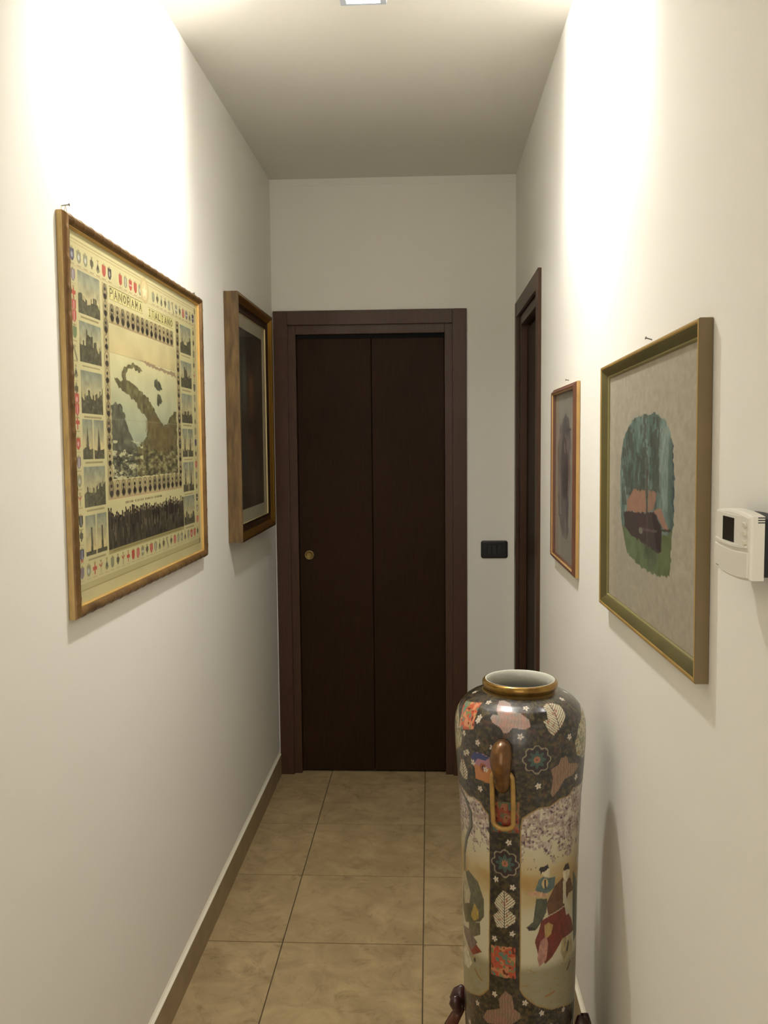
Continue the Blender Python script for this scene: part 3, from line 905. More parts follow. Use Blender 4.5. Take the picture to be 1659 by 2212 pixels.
# ------------------------------------------------------------------ small figure study
def paint_figure(p):
    p.c[:] = (152, 146, 134)
    p.grain(.03, 90, 110, 2)
    FIG = [(.466, .167), (.607, .193), (.694, .248), (.702, .399), (.69, .488), (.648, .648), (.637, .762), (.536, .831), (.352, .834), (.193, .75), (.165, .604), (.158, .457), (.171, .311), (.282, .206)]
    j = p.inpoly(FIG, .03, 16)
    f = fbm(p.u[j] * 14, p.v[j] * 9, 4)
    p.c[j] = np.array((116, 104, 100)) * (.72 + .55 * f)[:, None]
    p.poly([(.45, .165), (.52, .17), (.60, .24), (.56, .27), (.42, .26), (.38, .22)], (84, 86, 88), .9, .015, 20)
    p.ell(.46, .285, .06, .025, (150, 132, 104), .8); p.line([(.56, .245), (.70, .238)], .02, .006, (62, 58, 56), .8)
    i = p.inpoly([(.42, .26), (.52, .28), (.60, .42), (.62, .58), (.54, .625), (.32, .61), (.30, .45), (.34, .31)], .02, 18)
    g = fbm(p.u[i] * 12, p.v[i] * 9, 8)
    p.put(i, (70, 58, 60), .85); p.c[i] *= (.75 + .45 * g)[:, None]
    p.poly([(.36, .47), (.56, .44), (.58, .60), (.38, .60)], (50, 44, 44), .75, .02, 18)
    p.line([(.45, .32), (.47, .36)], .025, .01, (150, 132, 118), .8)
    p.poly([(.56, .60), (.63, .6), (.60, .74), (.53, .72)], (82, 76, 82), .8, .02, 18)
    p.ell(.66, .45, .05, .06, (140, 108, 96), .6); p.ell(.30, .70, .05, .03, (140, 130, 124), .6)
    p.line([(.21, .73), (.32, .725)], .012, .005, (60, 52, 52), .8)
    p.grain(.08, 40, 40, 9)
BROWNF = plain('red_brown_frame', (96, 58, 40), 0.4, noise=0.2, scale=16, stretch=(3, 3, 1))
LIGHTG = plain('light_gilt_side', (186, 150, 92), 0.45, metal=0.3, noise=0.12, scale=18)
def picture_small():
    W, H = 0.455, 0.527
    r = wall_thing('framed_study', 'right', 2.885 - W / 2, 1.2255, 0.0)
    tag(r, 'small grey figure study in a thin red-brown frame beside the doorway', 'picture')
    prof = [(0, .001), (0, .009), (.001, .0102), (.003, .0105), (.0055, .0125), (.008, .0165), (.011, .0185), (.0135, .018), (.0145, .016), (.017, .013), (.0175, .006), (.0175, .001)]
    pm = [0, 0, 1, 1, 1, 1, 1, 1, 2, 1, 1, 0]
    rails(r, W, H, prof, [LIGHTG, BROWNF, LIGHTG], pm)
    box_obj('backing_board', (-W / 2 + .004, W / 2 - .004, -0.003, -0.0012, .004, H - .004), BACKB, r)
    def pt(p):
        u0, v0 = p.u.copy(), p.v.copy()
        p.u[:] = (.017 + u0 * (W - .034)) / W; p.v[:] = (.017 + v0 * (H - .034)) / H
        paint_figure(p)
    flat_print('drawing', W - .034, H - .034, -0.0042, 170, 230, pt, PAPER2, r, .017)
    pane(r, W, H, -0.0055, 0.017)
picture_small()

# ------------------------------------------------------------------ thermostat
def make_thermostat():
    # local x: 0 at centre, +x is towards the camera end of the wall (right when facing the wall)
    r = tag(wall_thing('thermostat', 'right', 1.1015, 1.431), 'white wall thermostat with a dark display and three keys', 'thermostat')
    w, h = 0.1225, 0.082
    hw = w / 2
    def outline(g=0.0):
        pts = []
        for k in range(13):                                     # bulging lower edge
            x = -hw + g + (w - 2 * g) * k / 12
            pts.append((x, g + 0.0042 * ((x / hw) ** 2)))
        for k in range(13):
            x = hw - g - (w - 2 * g) * k / 12
            pts.append((x, h - g - 0.004 * ((x / hw) ** 2)))
        return pts
    bm = bmesh.new(); extrude_poly(bm, [(x, z) for x, z in outline(0.004)], -0.021, 0.0, 'xz')
    bm_obj('base_plate', bm, DARKP, r)  # dark base whose colour also carries the shade behind the body
    # body as a rounded shell: outline layers
    bm = bmesh.new()
    layers = [(-0.0212, 0.0), (-0.034, 0.0), (-0.0368, 0.0012), (-0.0382, 0.0035)]
    rings = [[bm.verts.new((x, y, z)) for x, z in outline(g)] for y, g in layers]
    n = len(rings[0])
    for a, b in zip(rings[:-1], rings[1:]):
        for k in range(n): bm.faces.new((a[k], a[(k + 1) % n], b[(k + 1) % n], b[k]))
    bm.faces.new(rings[-1]); bm.faces.new(rings[0][::-1])
    body = bm_obj('body', bm, WHITEP, r)
    box_obj('screen_bezel', (-0.052, 0.030, -0.0392, -0.0378, 0.0405, 0.0765), WHITEP, r, 0.0007)
    box_obj('screen', (-0.0285, 0.0120, -0.0396, -0.0388, 0.0432, 0.0722), LCD, r)
    bm = bmesh.new(); extrude_poly(bm, [(-0.054 + 0.108 * k / 10, 0.0385 + 0.0028 * abs(-1 + k / 5) ** 2) for k in range(11)] + [(0.054 - 0.108 * k / 10, 0.0412 + 0.0028 * abs(-1 + k / 5) ** 2) for k in range(11)], -0.0408, -0.0378, 'xz')
    bm_obj('ledge', bm, WHITEP, r)
    for z in (0.0672, 0.0570, 0.0466):
        bm = bmesh.new(); extrude_poly(bm, round_rect(0.0460, z, 0.0060, 0.0029, 0.0027, 4), -0.0402, -0.0379, 'xz')
        bm_obj('button', bm, WHITEP2, r, False, 0.0006, 1)
    fl = []
    for k in range(13):
        x = -hw + 0.003 + (w - 0.006) * k / 12; fl.append((x, 0.0032 + 0.0042 * (x / hw) ** 2))
    for k in range(13):
        x = hw - 0.003 - (w - 0.006) * k / 12; fl.append((x, 0.0338 + 0.003 * (x / hw) ** 2))
    bm = bmesh.new(); extrude_poly(bm, fl, -0.0396, -0.0376, 'xz')
    flap = bm_obj('cover_flap', bm, WHITEP, r, False, 0.0006, 1)
    bm = bmesh.new()
    box(bm, -0.0515, -0.0475, -0.0398, -0.0395, 0.0085, 0.0100); box(bm, -0.0468, -0.0420, -0.0398, -0.0395, 0.0080, 0.0095)
    bm_obj('maker_mark', bm, GREYM, flap)
    for z in (0.0765, 0.0737, 0.0709):
        box_obj('vent_slot_shade', (hw - 0.004, hw + 0.0003, -0.0290, -0.0213, z - 0.0006, z + 0.0006), DARKP, r)  # dark bars paint the shade inside the slots
make_thermostat()

# ------------------------------------------------------------------ light switch
def make_switch():
    r = tag(wall_thing('light_switch', 'back', 0.3035, 1.0465), 'black rectangular light switch plate between the folding door and wall corner', 'switch')
    w, h = 0.125, 0.083
    bm = bmesh.new()
    layers = [(0.0, 0.0), (-0.004, 0.0), (-0.0075, 0.002), (-0.009, 0.006)]
    rings = []
    for y, g in layers:
        pts = round_rect(0, h / 2, w / 2 - g, h / 2 - g, 0.011, 5)
        rings.append([bm.verts.new((x, y, z + 0.0)) for x, z in pts])
    n = len(rings[0])
    for a, b in zip(rings[:-1], rings[1:]):
        for k in range(n): bm.faces.new((a[k], a[(k + 1) % n], b[(k + 1) % n], b[k]))
    bm.faces.new(rings[-1]); bm.faces.new(rings[0][::-1])
    bm_obj('plate', bm, BLACKP, r)
    for k in range(3):
        x = (k - 1) * 0.0228
        box_obj('rocker_key', (x - 0.0111, x + 0.0111, -0.0112, -0.0088, h / 2 - 0.0225, h / 2 + 0.0225), BLACKP2, r, 0.001, 1)
make_switch()

# ------------------------------------------------------------------ floor vase
VX, VY, VZ0 = 0.2004, 1.998, 0.165
FACE = math.radians(-95.73)          # direction in which the decorated side with the handle zone faces
PZ = [.165, .175, .190, .215, .253, .289, .378, .489, .599, .708, .816, .8805, .923, .952, .968, .982, .998, 1.012, 1.024, 1.033, 1.040, 1.045]
PR = [.110, .1135, .1165, .1200, .1227, .124, .1263, .128, .1295, .132, .1367, .1415, .1443, .1452, .1452, .1438, .1395, .132, .1215, .108, .092, .0755]
PS = list(np.concatenate([[0], np.cumsum(np.hypot(np.diff(PZ), np.diff(PR)))]))
def vase_profile(n):
    """resample the outline by arc length with a smooth curve"""
    z = np.array(PZ); r = np.array(PR)
    s = np.concatenate([[0], np.cumsum(np.hypot(np.diff(z), np.diff(r)))])
    q = np.linspace(0, s[-1], n)
    zz, rr = np.interp(q, s, z), np.interp(q, s, r)
    k = max(3, int(n * .012)) | 1
    ker = np.hanning(k + 2)[1:-1]; ker /= ker.sum()
    pad = k // 2
    f = lambda a: np.convolve(np.concatenate([2 * a[0] - a[1:pad + 1][::-1], a, 2 * a[-1] - a[-pad - 1:-1][::-1]]), ker, 'valid')
    return f(rr), f(zz)

def paint_vase(p):
    """u: angle in degrees from the facing direction, v: height"""
    th, z = p.u.copy(), p.v
    rr = np.interp(z, PZ, PR); SL = np.interp(z, PZ, PS)
    sl = lambda q: float(np.interp(q, PZ, PS))
    # arc-length coordinates, so that motifs keep their size
    X = np.radians(th) * .135 * 1000; Zm = SL * 1000
    n = fbm(X / 14, Zm / 14, 3, 5); n2 = fbm(X / 6.0, Zm / 6.0, 9, 3)
    base = np.array((50, 44, 34)) * (.55 + .95 * n)[:, None]
    p.c[:] = base
    a1 = .75 * np.clip((n2 - .54) / .12, 0, 1); p.c[:] = p.c * (1 - a1[:, None]) + np.array((96, 82, 46.)) * a1[:, None]
    a2 = .7 * np.clip((.42 - n2) / .12, 0, 1); p.c[:] = p.c * (1 - a2[:, None]) + np.array((22, 20, 20.)) * a2[:, None]
    base = p.c.copy()
    m2 = vnoise(X / 9, Zm / 9, 21) > .80; p.put(m2, (60, 58, 84), .35)
    m3 = vnoise(X / 10, Zm / 10, 23) > .82; p.put(m3, (104, 52, 40), .4)
    U = p.u
    def at(deg_shift):
        """repeat the decoration on the far side"""
        p.u = (th - deg_shift + 180) % 360 - 180
    def flower5(cu, cv, R, col=(206, 194, 176), k=5):
        x = np.radians((p.u - cu + 180) % 360 - 180) * rr; y = SL - sl(cv)
        i = np.nonzero((np.abs(x) < R * 1.3) & (np.abs(y) < R * 1.3))[0]
        a = np.arctan2(y[i], x[i]); d = np.hypot(x[i], y[i])
        p.put(i[d < R * (.78 + .24 * np.cos(k * a + cu))], col)
        p.put(i[d < R * .22], (150, 120, 90))
    def patch(pts, seed, dull=1.0):
        j = p.poly(pts, (196, 92, 58), 1, .0, 60)
        x = X[j]; y = Zm[j]
        f = vnoise(x / 10, y / 10, seed); g = vnoise(x / 7, y / 7, seed + 4)
        c = np.tile(np.array((190, 84, 56), float), (j.size, 1))
        c[f > .58] = (202, 134, 92); c[g > .74] = (126, 134, 88); c[g < .2] = (110, 40, 30); c[(f < .3) & (g > .45)] = (96, 130, 112)
        p.c[j] = c * dull
    def medallion(cu, cv, R):
        x = np.radians((p.u - cu + 180) % 360 - 180) * rr; y = SL - sl(cv)
        i = np.nonzero((np.abs(x) < R * 1.15) & (np.abs(y) < R * 1.15))[0]
        a = np.arctan2(y[i], x[i]); d = np.hypot(x[i], y[i]) / R
        p.put(i[d < 1.0], (44, 32, 38))
        p.put(i[(np.abs(d - (.93 - .16 * np.abs(np.sin(4 * a)) ** 3)) < .045)], (166, 156, 122), .8)
        p.put(i[d < .50 + .12 * np.cos(8 * a)], (62, 88, 78))
        p.put(i[(d < .5) & (np.abs(np.sin(4 * a)) < .15)], (48, 66, 64), .8)
        p.put(i[d < .22 + .03 * np.cos(8 * a)], (160, 106, 78)); p.put(i[d < .08], (116, 70, 54))
    def leaf(pts, cu, cv):
        j = p.poly(pts, (206, 194, 164), 1)
        x = np.radians(p.u[j] - cu) * rr[j] * 1000; y = (SL[j] - sl(cv)) * 1000
        st = np.sin((y - np.abs(x) * .9) * .95 + 1.2 * vnoise(x / 3, y / 3, 5))
        p.put(j[st > .55], (54, 48, 42), .85); p.put(j[np.abs(x) < .9], (46, 42, 38)); p.put(j[vnoise(x / 5, y / 5, 8) > .82], (150, 74, 60), .6)
    def butterfly(pts, c1_, c2_):
        j = p.poly([(a, b) for a, b in pts], c1_, 1, .0, 60)
        f = vnoise(X[j] / 8, Zm[j] / 8, 31)[:, None]
        p.c[j] = np.array(c1_) * f + np.array(c2_) * (1 - f)
        st = np.sin(X[j] * .9 + 4 * vnoise(X[j] / 6, Zm[j] / 6, 2))
        p.put(j[st > .86], (206, 172, 156), .35)
    flA = [(-39.1, 1.007), (-82.9, 1.036), (-39.1, 1.034), (6.6, 1.032), (0.6, 0.981), (63.4, 1.036), (45.9, 0.971), (-37.8, 0.955), (-55.6, 0.964), (-23.3, 0.951), (-50.7, 0.925), (-43.8, 0.907), (-36.9, 0.853), (16.0, 0.874), (58.3, 0.875), (-9.7, 0.746)]
    flB = [(-22.2, 0.659), (-6.0, 0.647), (-24.2, 0.524), (-6.6, 0.543), (-24.5, 0.397), (-46.3, 0.355), (6.0, 0.389), (22.8, 0.363), (50.0, 0.353), (70, .30), (-62, .29), (12, .29), (-20, .30), (40, .26), (-40, .25), (95, .33), (-95, .34), (-10, .23), (64, .22), (110, .97), (125, .92), (98, .90), (140, 1.0), (150, .90), (118, .25)]
    R_top = [(152, .80), (151, .803), (144, .815), (135, .827), (125.5, .827), (115.5, .84), (104, .841), (98, .853), (85, .853), (72.1, .850), (54.2, .853), (48.9, .841), (37.6, .84), (27.5, .827), (17.9, .827), (9.0, .815), (2.0, .803), (.7, .781)]
    R_bot = [(.6, .418), (4.0, .405), (10.9, .391), (17.0, .381), (34.7, .364), (45.2, .363), (69.9, .347), (85, .352), (107, .363), (118, .365), (135, .381), (142, .391), (149, .405), (152, .418)]
    L_top = [(-27.3, .784), (-28.7, .801), (-32.9, .81), (-37.1, .823), (-44.4, .828), (-52.6, .826), (-60.4, .832), (-74, .838), (-100, .845), (-130, .83), (-160, .83), (-176, .81), (-179.5, .79)]
    L_bot = [(-179.5, .42), (-170, .39), (-140, .37), (-110, .345), (-86.4, .345), (-57.6, .364), (-42.4, .376), (-36.9, .386), (-30.5, .403)]
    def panel(pts, ph):
        # gold outline then white ground
        j = p.poly([(a, b) for a, b in pts], (150, 122, 70), 1, .0)
        cx = sum(a for a, b in pts) / len(pts)
        j = p.poly([(a + (1.0 if a < cx else -1.0), b + (.0022 if b < .6 else -.0022)) for a, b in pts], (196, 188, 158), 1)
        zz = p.v[j]
        g = np.exp(-((zz - .652) / .045) ** 2) * np.clip(.55 + .9 * (fbm(X[j] / 40, Zm[j] / 26, 41) - .3), 0, 1)
        p.c[j] = p.c[j] * (1 - g[:, None]) + np.array((164, 128, 66)) * g[:, None]
        gr = np.clip((.478 - zz) / .02, 0, 1) * (.8 + .2 * fbm(X[j] / 20, Zm[j] / 8, 43))
        p.c[j] = p.c[j] * (1 - gr[:, None]) + np.array((142, 135, 106)) * gr[:, None]
        ml = np.abs((fbm(X[j] / 22, Zm[j] / 9, 45) - .5)) < .012
        p.put(j[ml & (zz < .47)], (150, 116, 56), .8)
        # blossom
        den = fbm(X[j] / 16, Zm[j] / 16, 47, 3) + np.clip((zz - .735) / .14, -.5, .30)
        x_, y_ = X[j], Zm[j]
        soft = lambda q, th, wd=.12: np.clip((q - th) / wd, 0, 1)
        def lay(alpha, col):
            p.c[j] = p.c[j] * (1 - alpha[:, None]) + np.array(col, float) * alpha[:, None]
        bl = soft(den, .47, .05)
        lay(.85 * bl * soft(vnoise(x_ / 6, y_ / 6, 49), .22, .2), (150, 128, 120))
        lay(.8 * bl * soft(fbm(x_ / 7, y_ / 7, 50, 2), .52), (188, 168, 160))
        lay(.9 * bl * soft(vnoise(x_ / 3.6, y_ / 3.6, 51), .70, .14), (62, 44, 54))
        lay(.9 * bl * soft(vnoise(x_ / 6.5, y_ / 6.5, 53), .72, .12), (206, 196, 178))
        lay(.85 * soft(den, .40, .03) * (1 - bl) * soft(vnoise(x_ / 3.6, y_ / 3.6, 55), .68, .14), (70, 52, 58))
        return j
    for shift in (0,):
        at(shift)
        panel(R_top + R_bot, 0)
        # figures in the broad scene
        figs = [([(20.5, .681), (23.5, .691), (28.7, .687), (29.8, .675), (28.8, .667), (23.6, .671)], (202, 192, 160)),
                ([(14.9, .644), (18.7, .666), (22.6, .671), (28.9, .665), (35.6, .666), (34.7, .642), (27, .632), (15.9, .637)], (86, 104, 100)),
                ([(5.5, .636), (14.9, .641), (28.1, .631), (26, .623), (12.1, .631)], (186, 146, 116)),
                ([(35.8, .646), (44.4, .658), (57.2, .648), (64.7, .614), (54.4, .614), (48.3, .592), (28.5, .582), (26.1, .61)], (98, 66, 44)),
                ([(44.9, .671), (49.9, .677), (55.8, .67), (55.3, .654), (48.8, .64), (45.1, .66)], (204, 190, 160)),
                ([(45.5, .676), (48.2, .685), (52.9, .686), (55.8, .67), (47, .672)], (58, 40, 36)),
                ([(16, .624), (27.1, .62), (26.3, .591), (22.2, .573), (16.3, .554), (6.6, .559), (13.3, .572)], (74, 76, 60)),
                ([(21.2, .573), (30.7, .581), (48.3, .59), (61.5, .55), (67.3, .519), (46.2, .518), (32.5, .484), (25.9, .474), (18.5, .497), (14.9, .527), (19.2, .553)], (112, 44, 34)),
                ([(24.3, .561), (28.6, .566), (34.2, .558), (32.1, .539), (25.6, .529)], (172, 142, 86)),
                ([(20.4, .526), (26.6, .537), (28.9, .518), (26.9, .483), (19.6, .469), (17.5, .49)], (170, 122, 106)),
                ([(46, .52), (60, .515), (66, .48), (50, .46), (44, .49)], (166, 150, 110)),
                ([(62, .66), (76, .62), (84, .56), (80, .50), (68, .49), (64, .55)], (84, 92, 74)), ([(70, .675), (76, .685), (80, .672), (76, .66)], (200, 188, 160)),
                ([(96, .62), (108, .63), (116, .57), (112, .48), (98, .47), (92, .55)], (120, 58, 44)), ([(102, .655), (107, .665), (111, .65), (107, .635)], (202, 190, 160))]
        for pts, col in figs:
            j = p.poly(pts, col, 1, .0)
            p.c[j] *= (.78 + .44 * fbm(X[j] / 7, Zm[j] / 10, 61))[:, None]
        p.ell(22.5, .688, 4.2, .006, (40, 34, 32)); p.poly([(19.5, .69), (27, .697), (28.5, .688), (22, .684), (20, .676)], (42, 36, 34))
        p.ell(24.5, .655, 3.2, .011, (196, 170, 118)); p.line([(24.6, .662), (24.9, .646)], .9, .002, (50, 46, 50))
        p.line([(47.5, .648), (48.5, .60)], 2.2, .003, (196, 186, 156)); p.line([(49, .612), (53, .57)], 2.0, .003, (188, 182, 158))
        p.poly([(7, .560), (9, .553), (16, .552), (14, .559)], (48, 42, 40)); p.line([(56, .503), (54, .486)], 1.4, .003, (60, 52, 40)); p.line([(60, .455), (55, .44)], 1.6, .002, (86, 66, 40))
        p.line([(28, .400), (36, .405)], 3, .0016, (150, 110, 62))
        if shift == 0:
            panel(L_top + L_bot, 2)
            p.line([(-74.2, .833), (-59.4, .814), (-51.3, .789), (-51.3, .757), (-60.9, .72), (-66.5, .684), (-68, .64)], 2.6, .003, (108, 106, 92))
            p.line([(-74.2, .830), (-57.4, .812), (-49.8, .789), (-49.8, .757), (-59.4, .72), (-65, .684)], .8, .001, (50, 46, 42))
            for pts, col in [([(-70.9, .633), (-57.6, .65), (-43.2, .638), (-35.8, .603), (-36, .564), (-41.2, .548), (-67.2, .52), (-79.8, .547)], (92, 88, 64)),
                             ([(-74, .63), (-66, .64), (-55, .60), (-58, .575), (-70, .56)], (176, 164, 136)),
                             ([(-48.9, .584), (-43.1, .572), (-43.2, .553), (-50.1, .542), (-55.2, .548)], (166, 140, 66)),
                             ([(-59.4, .531), (-41.2, .546), (-40.7, .519), (-52.1, .502), (-59.8, .505)], (104, 98, 74)),
                             ([(-75.7, .491), (-57.7, .503), (-38.9, .481), (-52.5, .46), (-60.3, .47)], (124, 48, 34)),
                             ([(-78.8, .502), (-59.8, .513), (-44.9, .497), (-54.3, .470), (-65.2, .478)], (118, 100, 92)),
                             ([(-80, .44), (-66, .47), (-54, .44), (-60, .42), (-76, .41)], (196, 188, 164)),
                             ([(-110, .62), (-96, .64), (-88, .58), (-92, .50), (-112, .50)], (112, 56, 44)), ([(-104, .665), (-98, .672), (-95, .66), (-100, .645)], (202, 190, 160))]:
                j = p.poly(pts, col, 1, .0); p.c[j] *= (.78 + .44 * fbm(X[j] / 7, Zm[j] / 10, 63))[:, None]
            p.line([(-50, .432), (-44, .42), (-40, .415)], 1.5, .0018, (140, 108, 48)); p.ell(-49.5, .452, 1.6, .005, (40, 38, 34))
    # dark strips with motifs
    for shift in (0, 180):
        at(shift)
        i = np.nonzero((p.u > -28.4) & (p.u < .6) & (p.v < .80))[0]
        p.c[i] = base[i] * .85
        patch([(-46.9, 1.031), (-74, 1.022), (-66, 1.0), (-64.3, .966), (-42.9, .981), (-44.1, 1.012)], 71)
        butterfly([(-28, 1.011), (-26.5, 1.017), (-20.3, 1.017), (-23.8, 1.025), (-27.2, 1.0385), (-21.5, 1.0405), (-11.2, 1.037), (-7.2, 1.026), (1, 1.024), (8.2, 1.014), (9.5, 1.001), (4.3, .995), (-6, .998), (-9.2, .988), (-13.4, .985), (-16.9, .996), (-24.5, 1.003)], (176, 130, 116), (140, 134, 126))
        leaf([(27.2, 1.033), (35, 1.0365), (42.9, 1.035), (48.9, 1.03), (47.9, 1.016), (40.7, 1.0), (29.5, .981), (26, .987), (21.5, 1.009), (26.2, 1.012), (27.7, 1.025)], 36, 1.008)
        medallion(14.4, .932, .0325)
        butterfly([(26.8, .908), (34.5, .916), (36.4, .93), (42.5, .931), (45.8, .914), (57.9, .906), (60.3, .896), (52.5, .883), (42, .881), (36.9, .863), (30, .846), (27.4, .854), (29.6, .887)], (140, 104, 82), (120, 96, 70))
        lf = [(-46.5, .916), (-42.5, .932), (-32.5, .934), (-25.7, .929), (-23, .917), (-24.2, .896), (-22.6, .87), (-31.5, .872), (-41.5, .874), (-42, .896)]
        j = p.poly(lf, (172, 116, 70), 1)
        p.c[j] = np.where((p.v[j] > .905)[:, None], np.array((164, 116, 128)), np.array((180, 118, 66)))
        p.poly([(-46.5, .916), (-42.5, .932), (-34, .933), (-26, .928), (-30, .92), (-38, .92), (-42, .908)], (52, 62, 110))
        p.ell(-32.5, .903, 3.6, .010, (150, 84, 52)); p.ell(-32.5, .903, 1.6, .005, (90, 50, 60))
        leaf([(-62.9, .9), (-57.8, .902), (-52.1, .88), (-53.8, .861), (-60.3, .859), (-69.3, .869)], -60, .88)
        patch([(-26.2, .832), (-.2, .839), (-.2, .77), (-24.4, .765)], 73, .72)
        medallion(-13.4, .698, .0325)
        leaf([(-15.2, .638), (-8.5, .628), (-3.4, .616), (-5.7, .604), (-10.5, .596), (-3.3, .583), (-3.8, .569), (-12.4, .554), (-21.5, .552), (-25.6, .575), (-19.3, .59), (-24.5, .603), (-20.3, .623)], -14, .595)
        patch([(-28, .507), (-3.3, .514), (-3.2, .442), (-28, .441)], 75, .9)
        butterfly([(-38.8, .33), (-33.4, .352), (-18.8, .368), (-20.3, .388), (-13.5, .411), (-6.6, .402), (-4.7, .373), (1.2, .365), (2.2, .354), (-6.6, .338), (-32.5, .323)], (142, 100, 84), (118, 100, 76))
        medallion(33, .305, .030); medallion(-75, .27, .030)
        up_ = [(86.7, 1.014), (72.8, 1.0), (60, .985), (53.4, .954), (57, .925), (71.6, .907), (100, .905), (118, .93), (122, .96), (108, .995)]
        j = p.poly(up_, (182, 172, 138), 1)
        q = fbm(X[j] / 9, Zm[j] / 9, 81)
        p.put(j[q > .56], (104, 100, 70), .8); p.put(j[q < .38], (140, 112, 62), .8)
        for a, b in flA: flower5(a, b, .0072)
        for a, b in flB: flower5(a, b, .0068)
    p.u = th
    p.put(p.v < .185, (120, 92, 46)); p.put((p.v > .187) & (p.v < .191), (150, 118, 62))
    p.put(p.v > 1.0425, (110, 88, 48))

CERAMIC = painted('painted_glazed_porcelain', 0.32, coat=0.55)
GOLDRIM = plain('gold_glaze', (172, 138, 70), 0.24, metal=0.75, noise=0.15, scale=30, col2=(120, 86, 40))
BRONZEH = plain('bronze_gold_handle', (132, 94, 52), 0.25, metal=0.45, noise=0.3, scale=40, col2=(88, 60, 38))
RINGG = plain('ochre_ring_glaze', (172, 136, 74), 0.35, metal=0.25, noise=0.15, scale=50)
INNERW = plain('white_inner_glaze', (205, 203, 190), 0.3, coat=0.3)

def make_vase():
    r = tag(empty('floor_vase', (VX, VY, VZ0)), 'tall dark porcelain floor vase painted with flowers, butterflies and figure scenes', 'vase')
    nz_ = 470
    rr, zz = vase_profile(nz_)
    front = np.linspace(-100, 100, 560, endpoint=False); back = np.linspace(100, 260, 200, endpoint=False)
    th = np.concatenate([front, back])
    TH, ZZ = np.meshgrid(th, zz)
    RR = np.repeat(rr[:, None], th.size, axis=1)
    A = np.radians(TH) + FACE
    P = np.stack([RR * np.cos(A), RR * np.sin(A), ZZ - VZ0], axis=-1)
    p = Paint((TH + 180) % 360 - 180, ZZ, (40, 36, 28)); paint_vase(p)
    me = grid_mesh('body', P, th.size, nz_, p.linear(), wrap=True)
    link('body', me, CERAMIC, r, True)
    # foot disc closing the base
    bm = bmesh.new(); lathe(bm, [(0.0, 0.0005), (0.102, 0.0), (0.110, 0.0006)], 64); bm_obj('foot', bm, INNERW, r)
    # gold rolled rim, white lip and white inside
    zr = 1.0440 - VZ0
    bm = bmesh.new()
    lathe(bm, [(.0752, zr - .001), (.0752, zr + .0015), (.0780, zr + .004), (.0815, zr + .0075), (.0834, zr + .0115), (.0838, zr + .0155), (.0828, zr + .0192), (.0800, zr + .0222), (.0772, zr + .0232)], 96)
    bm_obj('rim', bm, GOLDRIM, r, True)
    bm = bmesh.new()
    lathe(bm, [(.0772, zr + .0232), (.0758, zr + .0234), (.0742, zr + .0220), (.0722, zr + .016), (.0708, zr + .008), (.0708, zr - .002), (.078, zr - .012), (.095, zr - .030), (.112, zr - .046), (.128, zr - .064), (.134, zr - .10), (.128, zr - .26), (.119, zr - .56), (.112, .03), (.0, .028)], 96)
    bm_obj('inner_lining', bm, INNERW, r, True)
    # two handles: animal head with hanging ring
    for k, off in enumerate((-13.6, 166.4)):
        a = math.radians(off) + FACE
        d = Vector((math.cos(a), math.sin(a), 0)); s = Vector((-d.y, d.x, 0))
        def Q(out, side, z): return d * out + s * side + Vector((0, 0, z - VZ0))
        bm = bmesh.new()
        pts = [(.138, .957), (.146, .9575), (.154, .955), (.161, .948), (.1645, .937), (.1640, .925), (.160, .912), (.1555, .898), (.1525, .884), (.1505, .873), (.148, .865), (.146, .861)]
        rad = [.012, .0175, .0212, .0228, .0232, .0222, .0198, .0182, .0172, .0150, .0105, .0040]
        tube(bm, [Q(o_, 0, z_) for o_, z_ in pts], rad, 20)
        hd = bm_obj('handle', bm, BRONZEH, r, True)
        bm = bmesh.new()
        ring = []
        for sd, z_ in ((-.0215, .896), (-.0225, .870), (-.0225, .830), (-.0215, .800)): ring.append((sd, z_))
        for q in range(7):
            b = math.pi + math.pi * q / 6; ring.append((.0215 * math.cos(b), .7925 + .013 * math.sin(b)))
        for sd, z_ in ((.0215, .800), (.0225, .830), (.0225, .870), (.0215, .896)): ring.append((sd, z_))
        for q in range(1, 6):
            b = math.pi * q / 6; ring.append((.0205 * math.cos(b), .898 + .009 * math.sin(b)))
        tube(bm, [Q(.1445 - .000 + max(0, (z_ - .80)) * .09, sd, z_) for sd, z_ in ring], .0052, 12, True)
        bm_obj('ring', bm, RINGG, hd, True)
    return r
make_vase()

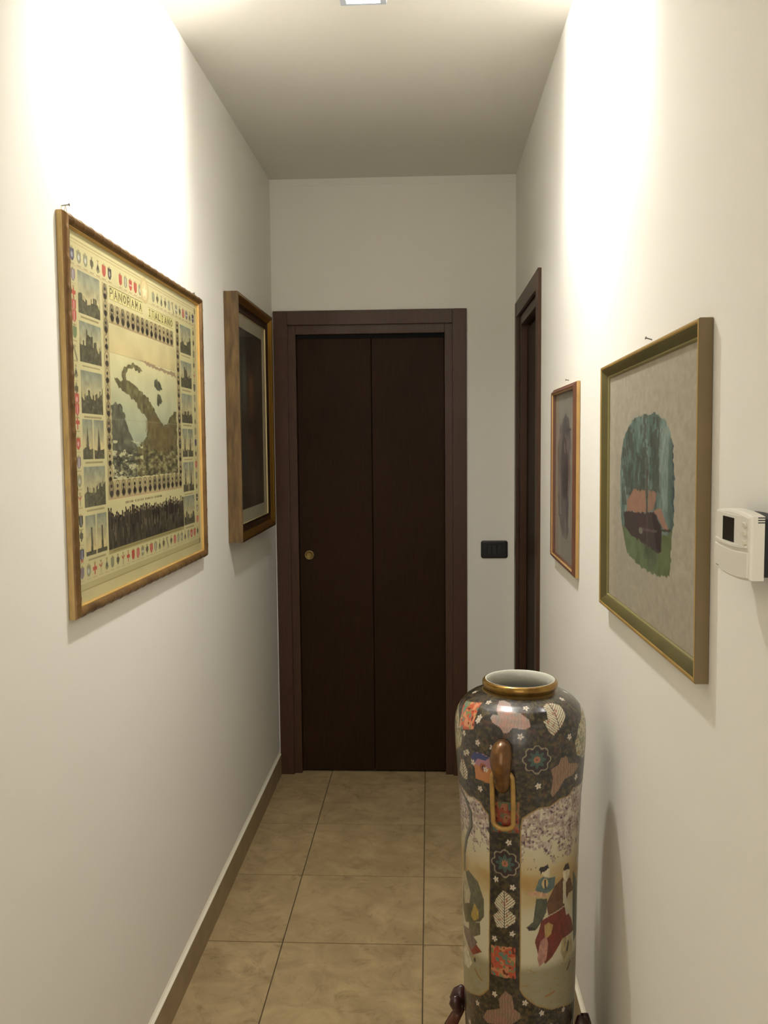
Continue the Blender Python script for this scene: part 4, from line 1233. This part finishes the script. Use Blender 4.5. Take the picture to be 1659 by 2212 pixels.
REDWOOD = plain('red_brown_carved_wood', (112, 66, 44), 0.35, noise=0.3, scale=14, stretch=(6, 6, 1), coat=0.3, col2=(66, 34, 24))
DARKRED = plain('dark_red_carved_wood', (62, 34, 30), 0.32, noise=0.25, scale=20, coat=0.3)
def make_stand():
    r = tag(empty('vase_stand', (VX, VY, 0)), 'carved red-brown wooden stand holding the porcelain vase with leaf prongs', 'stand')
    zt = VZ0 - .0005
    bm = bmesh.new()
    lathe(bm, [(.0, zt - .024), (.135, zt - .024), (.150, zt - .020), (.155, zt - .010), (.152, zt - .003), (.145, zt), (.0, zt)], 64); bm_obj('top', bm, REDWOOD, r, True)
    bm = bmesh.new()
    lathe(bm, [(.128, zt - .060), (.134, zt - .055), (.136, zt - .030), (.130, zt - .0245), (.118, zt - .0245), (.118, zt - .060), (.128, zt - .060)], 64); bm_obj('apron', bm, DARKRED, r, True)
    bm = bmesh.new()
    lathe(bm, [(.095, .022), (.128, .022), (.132, .030), (.128, .038), (.095, .038), (.095, .022)], 64); bm_obj('stretcher_ring', bm, REDWOOD, r, True)
    for off in (-13.6, 76.4, 166.4, 256.4):
        a = math.radians(off) + FACE
        d = Vector((math.cos(a), math.sin(a), 0)); s = Vector((-d.y, d.x, 0))
        def Q(o_, z_, sd=0.0): return d * o_ + s * sd + Vector((0, 0, z_))
        bm = bmesh.new()
        tube(bm, [Q(.176, .0165), Q(.172, .020), Q(.158, .030), (Q(.138, .055)), Q(.136, .085), Q(.150, .115), Q(.166, .150), Q(.172, .185), Q(.163, .215), Q(.150, .242), Q(.139, .262)],
             [.014, .016, .014, .0135, .0150, .0165, .0160, .0150, .0138, .0120, .0100], 14)
        lg = bm_obj('leg', bm, REDWOOD, r, True)
        bm = bmesh.new()                                          # carved groove ridge along the prong
        tube(bm, [Q(.184, .170), Q(.1845, .190), Q(.1750, .217), Q(.160, .245), Q(.148, .260)], [.002, .0042, .0042, .0036, .002], 8)
        bm_obj('carved_ridge', bm, DARKRED, lg, True)
        for sd, tip, wdt in ((-.004, .314, .0180), (.013, .300, .0125)):
            bm = bmesh.new()
            tube(bm, [Q(.138, .256, sd), Q(.143, .270, sd * 1.2), Q(.147, .284, sd * 1.5), Q(.144, .298, sd * 1.6), Q(.138, tip, sd * 1.4)], [.005, wdt * .85, wdt, wdt * .8, .004], 12, False, 1.2)
            bm_obj('leaf_tip', bm, DARKRED, lg, True)
        bm = bmesh.new()
        lathe(bm, [(.0, .0005), (.016, .0005), (.019, .006), (.017, .013), (.0, .0165)], 20, tuple(Q(.176, 0.0))); bm_obj('foot_pad', bm, DARKRED, lg, True)
    return r
make_stand()
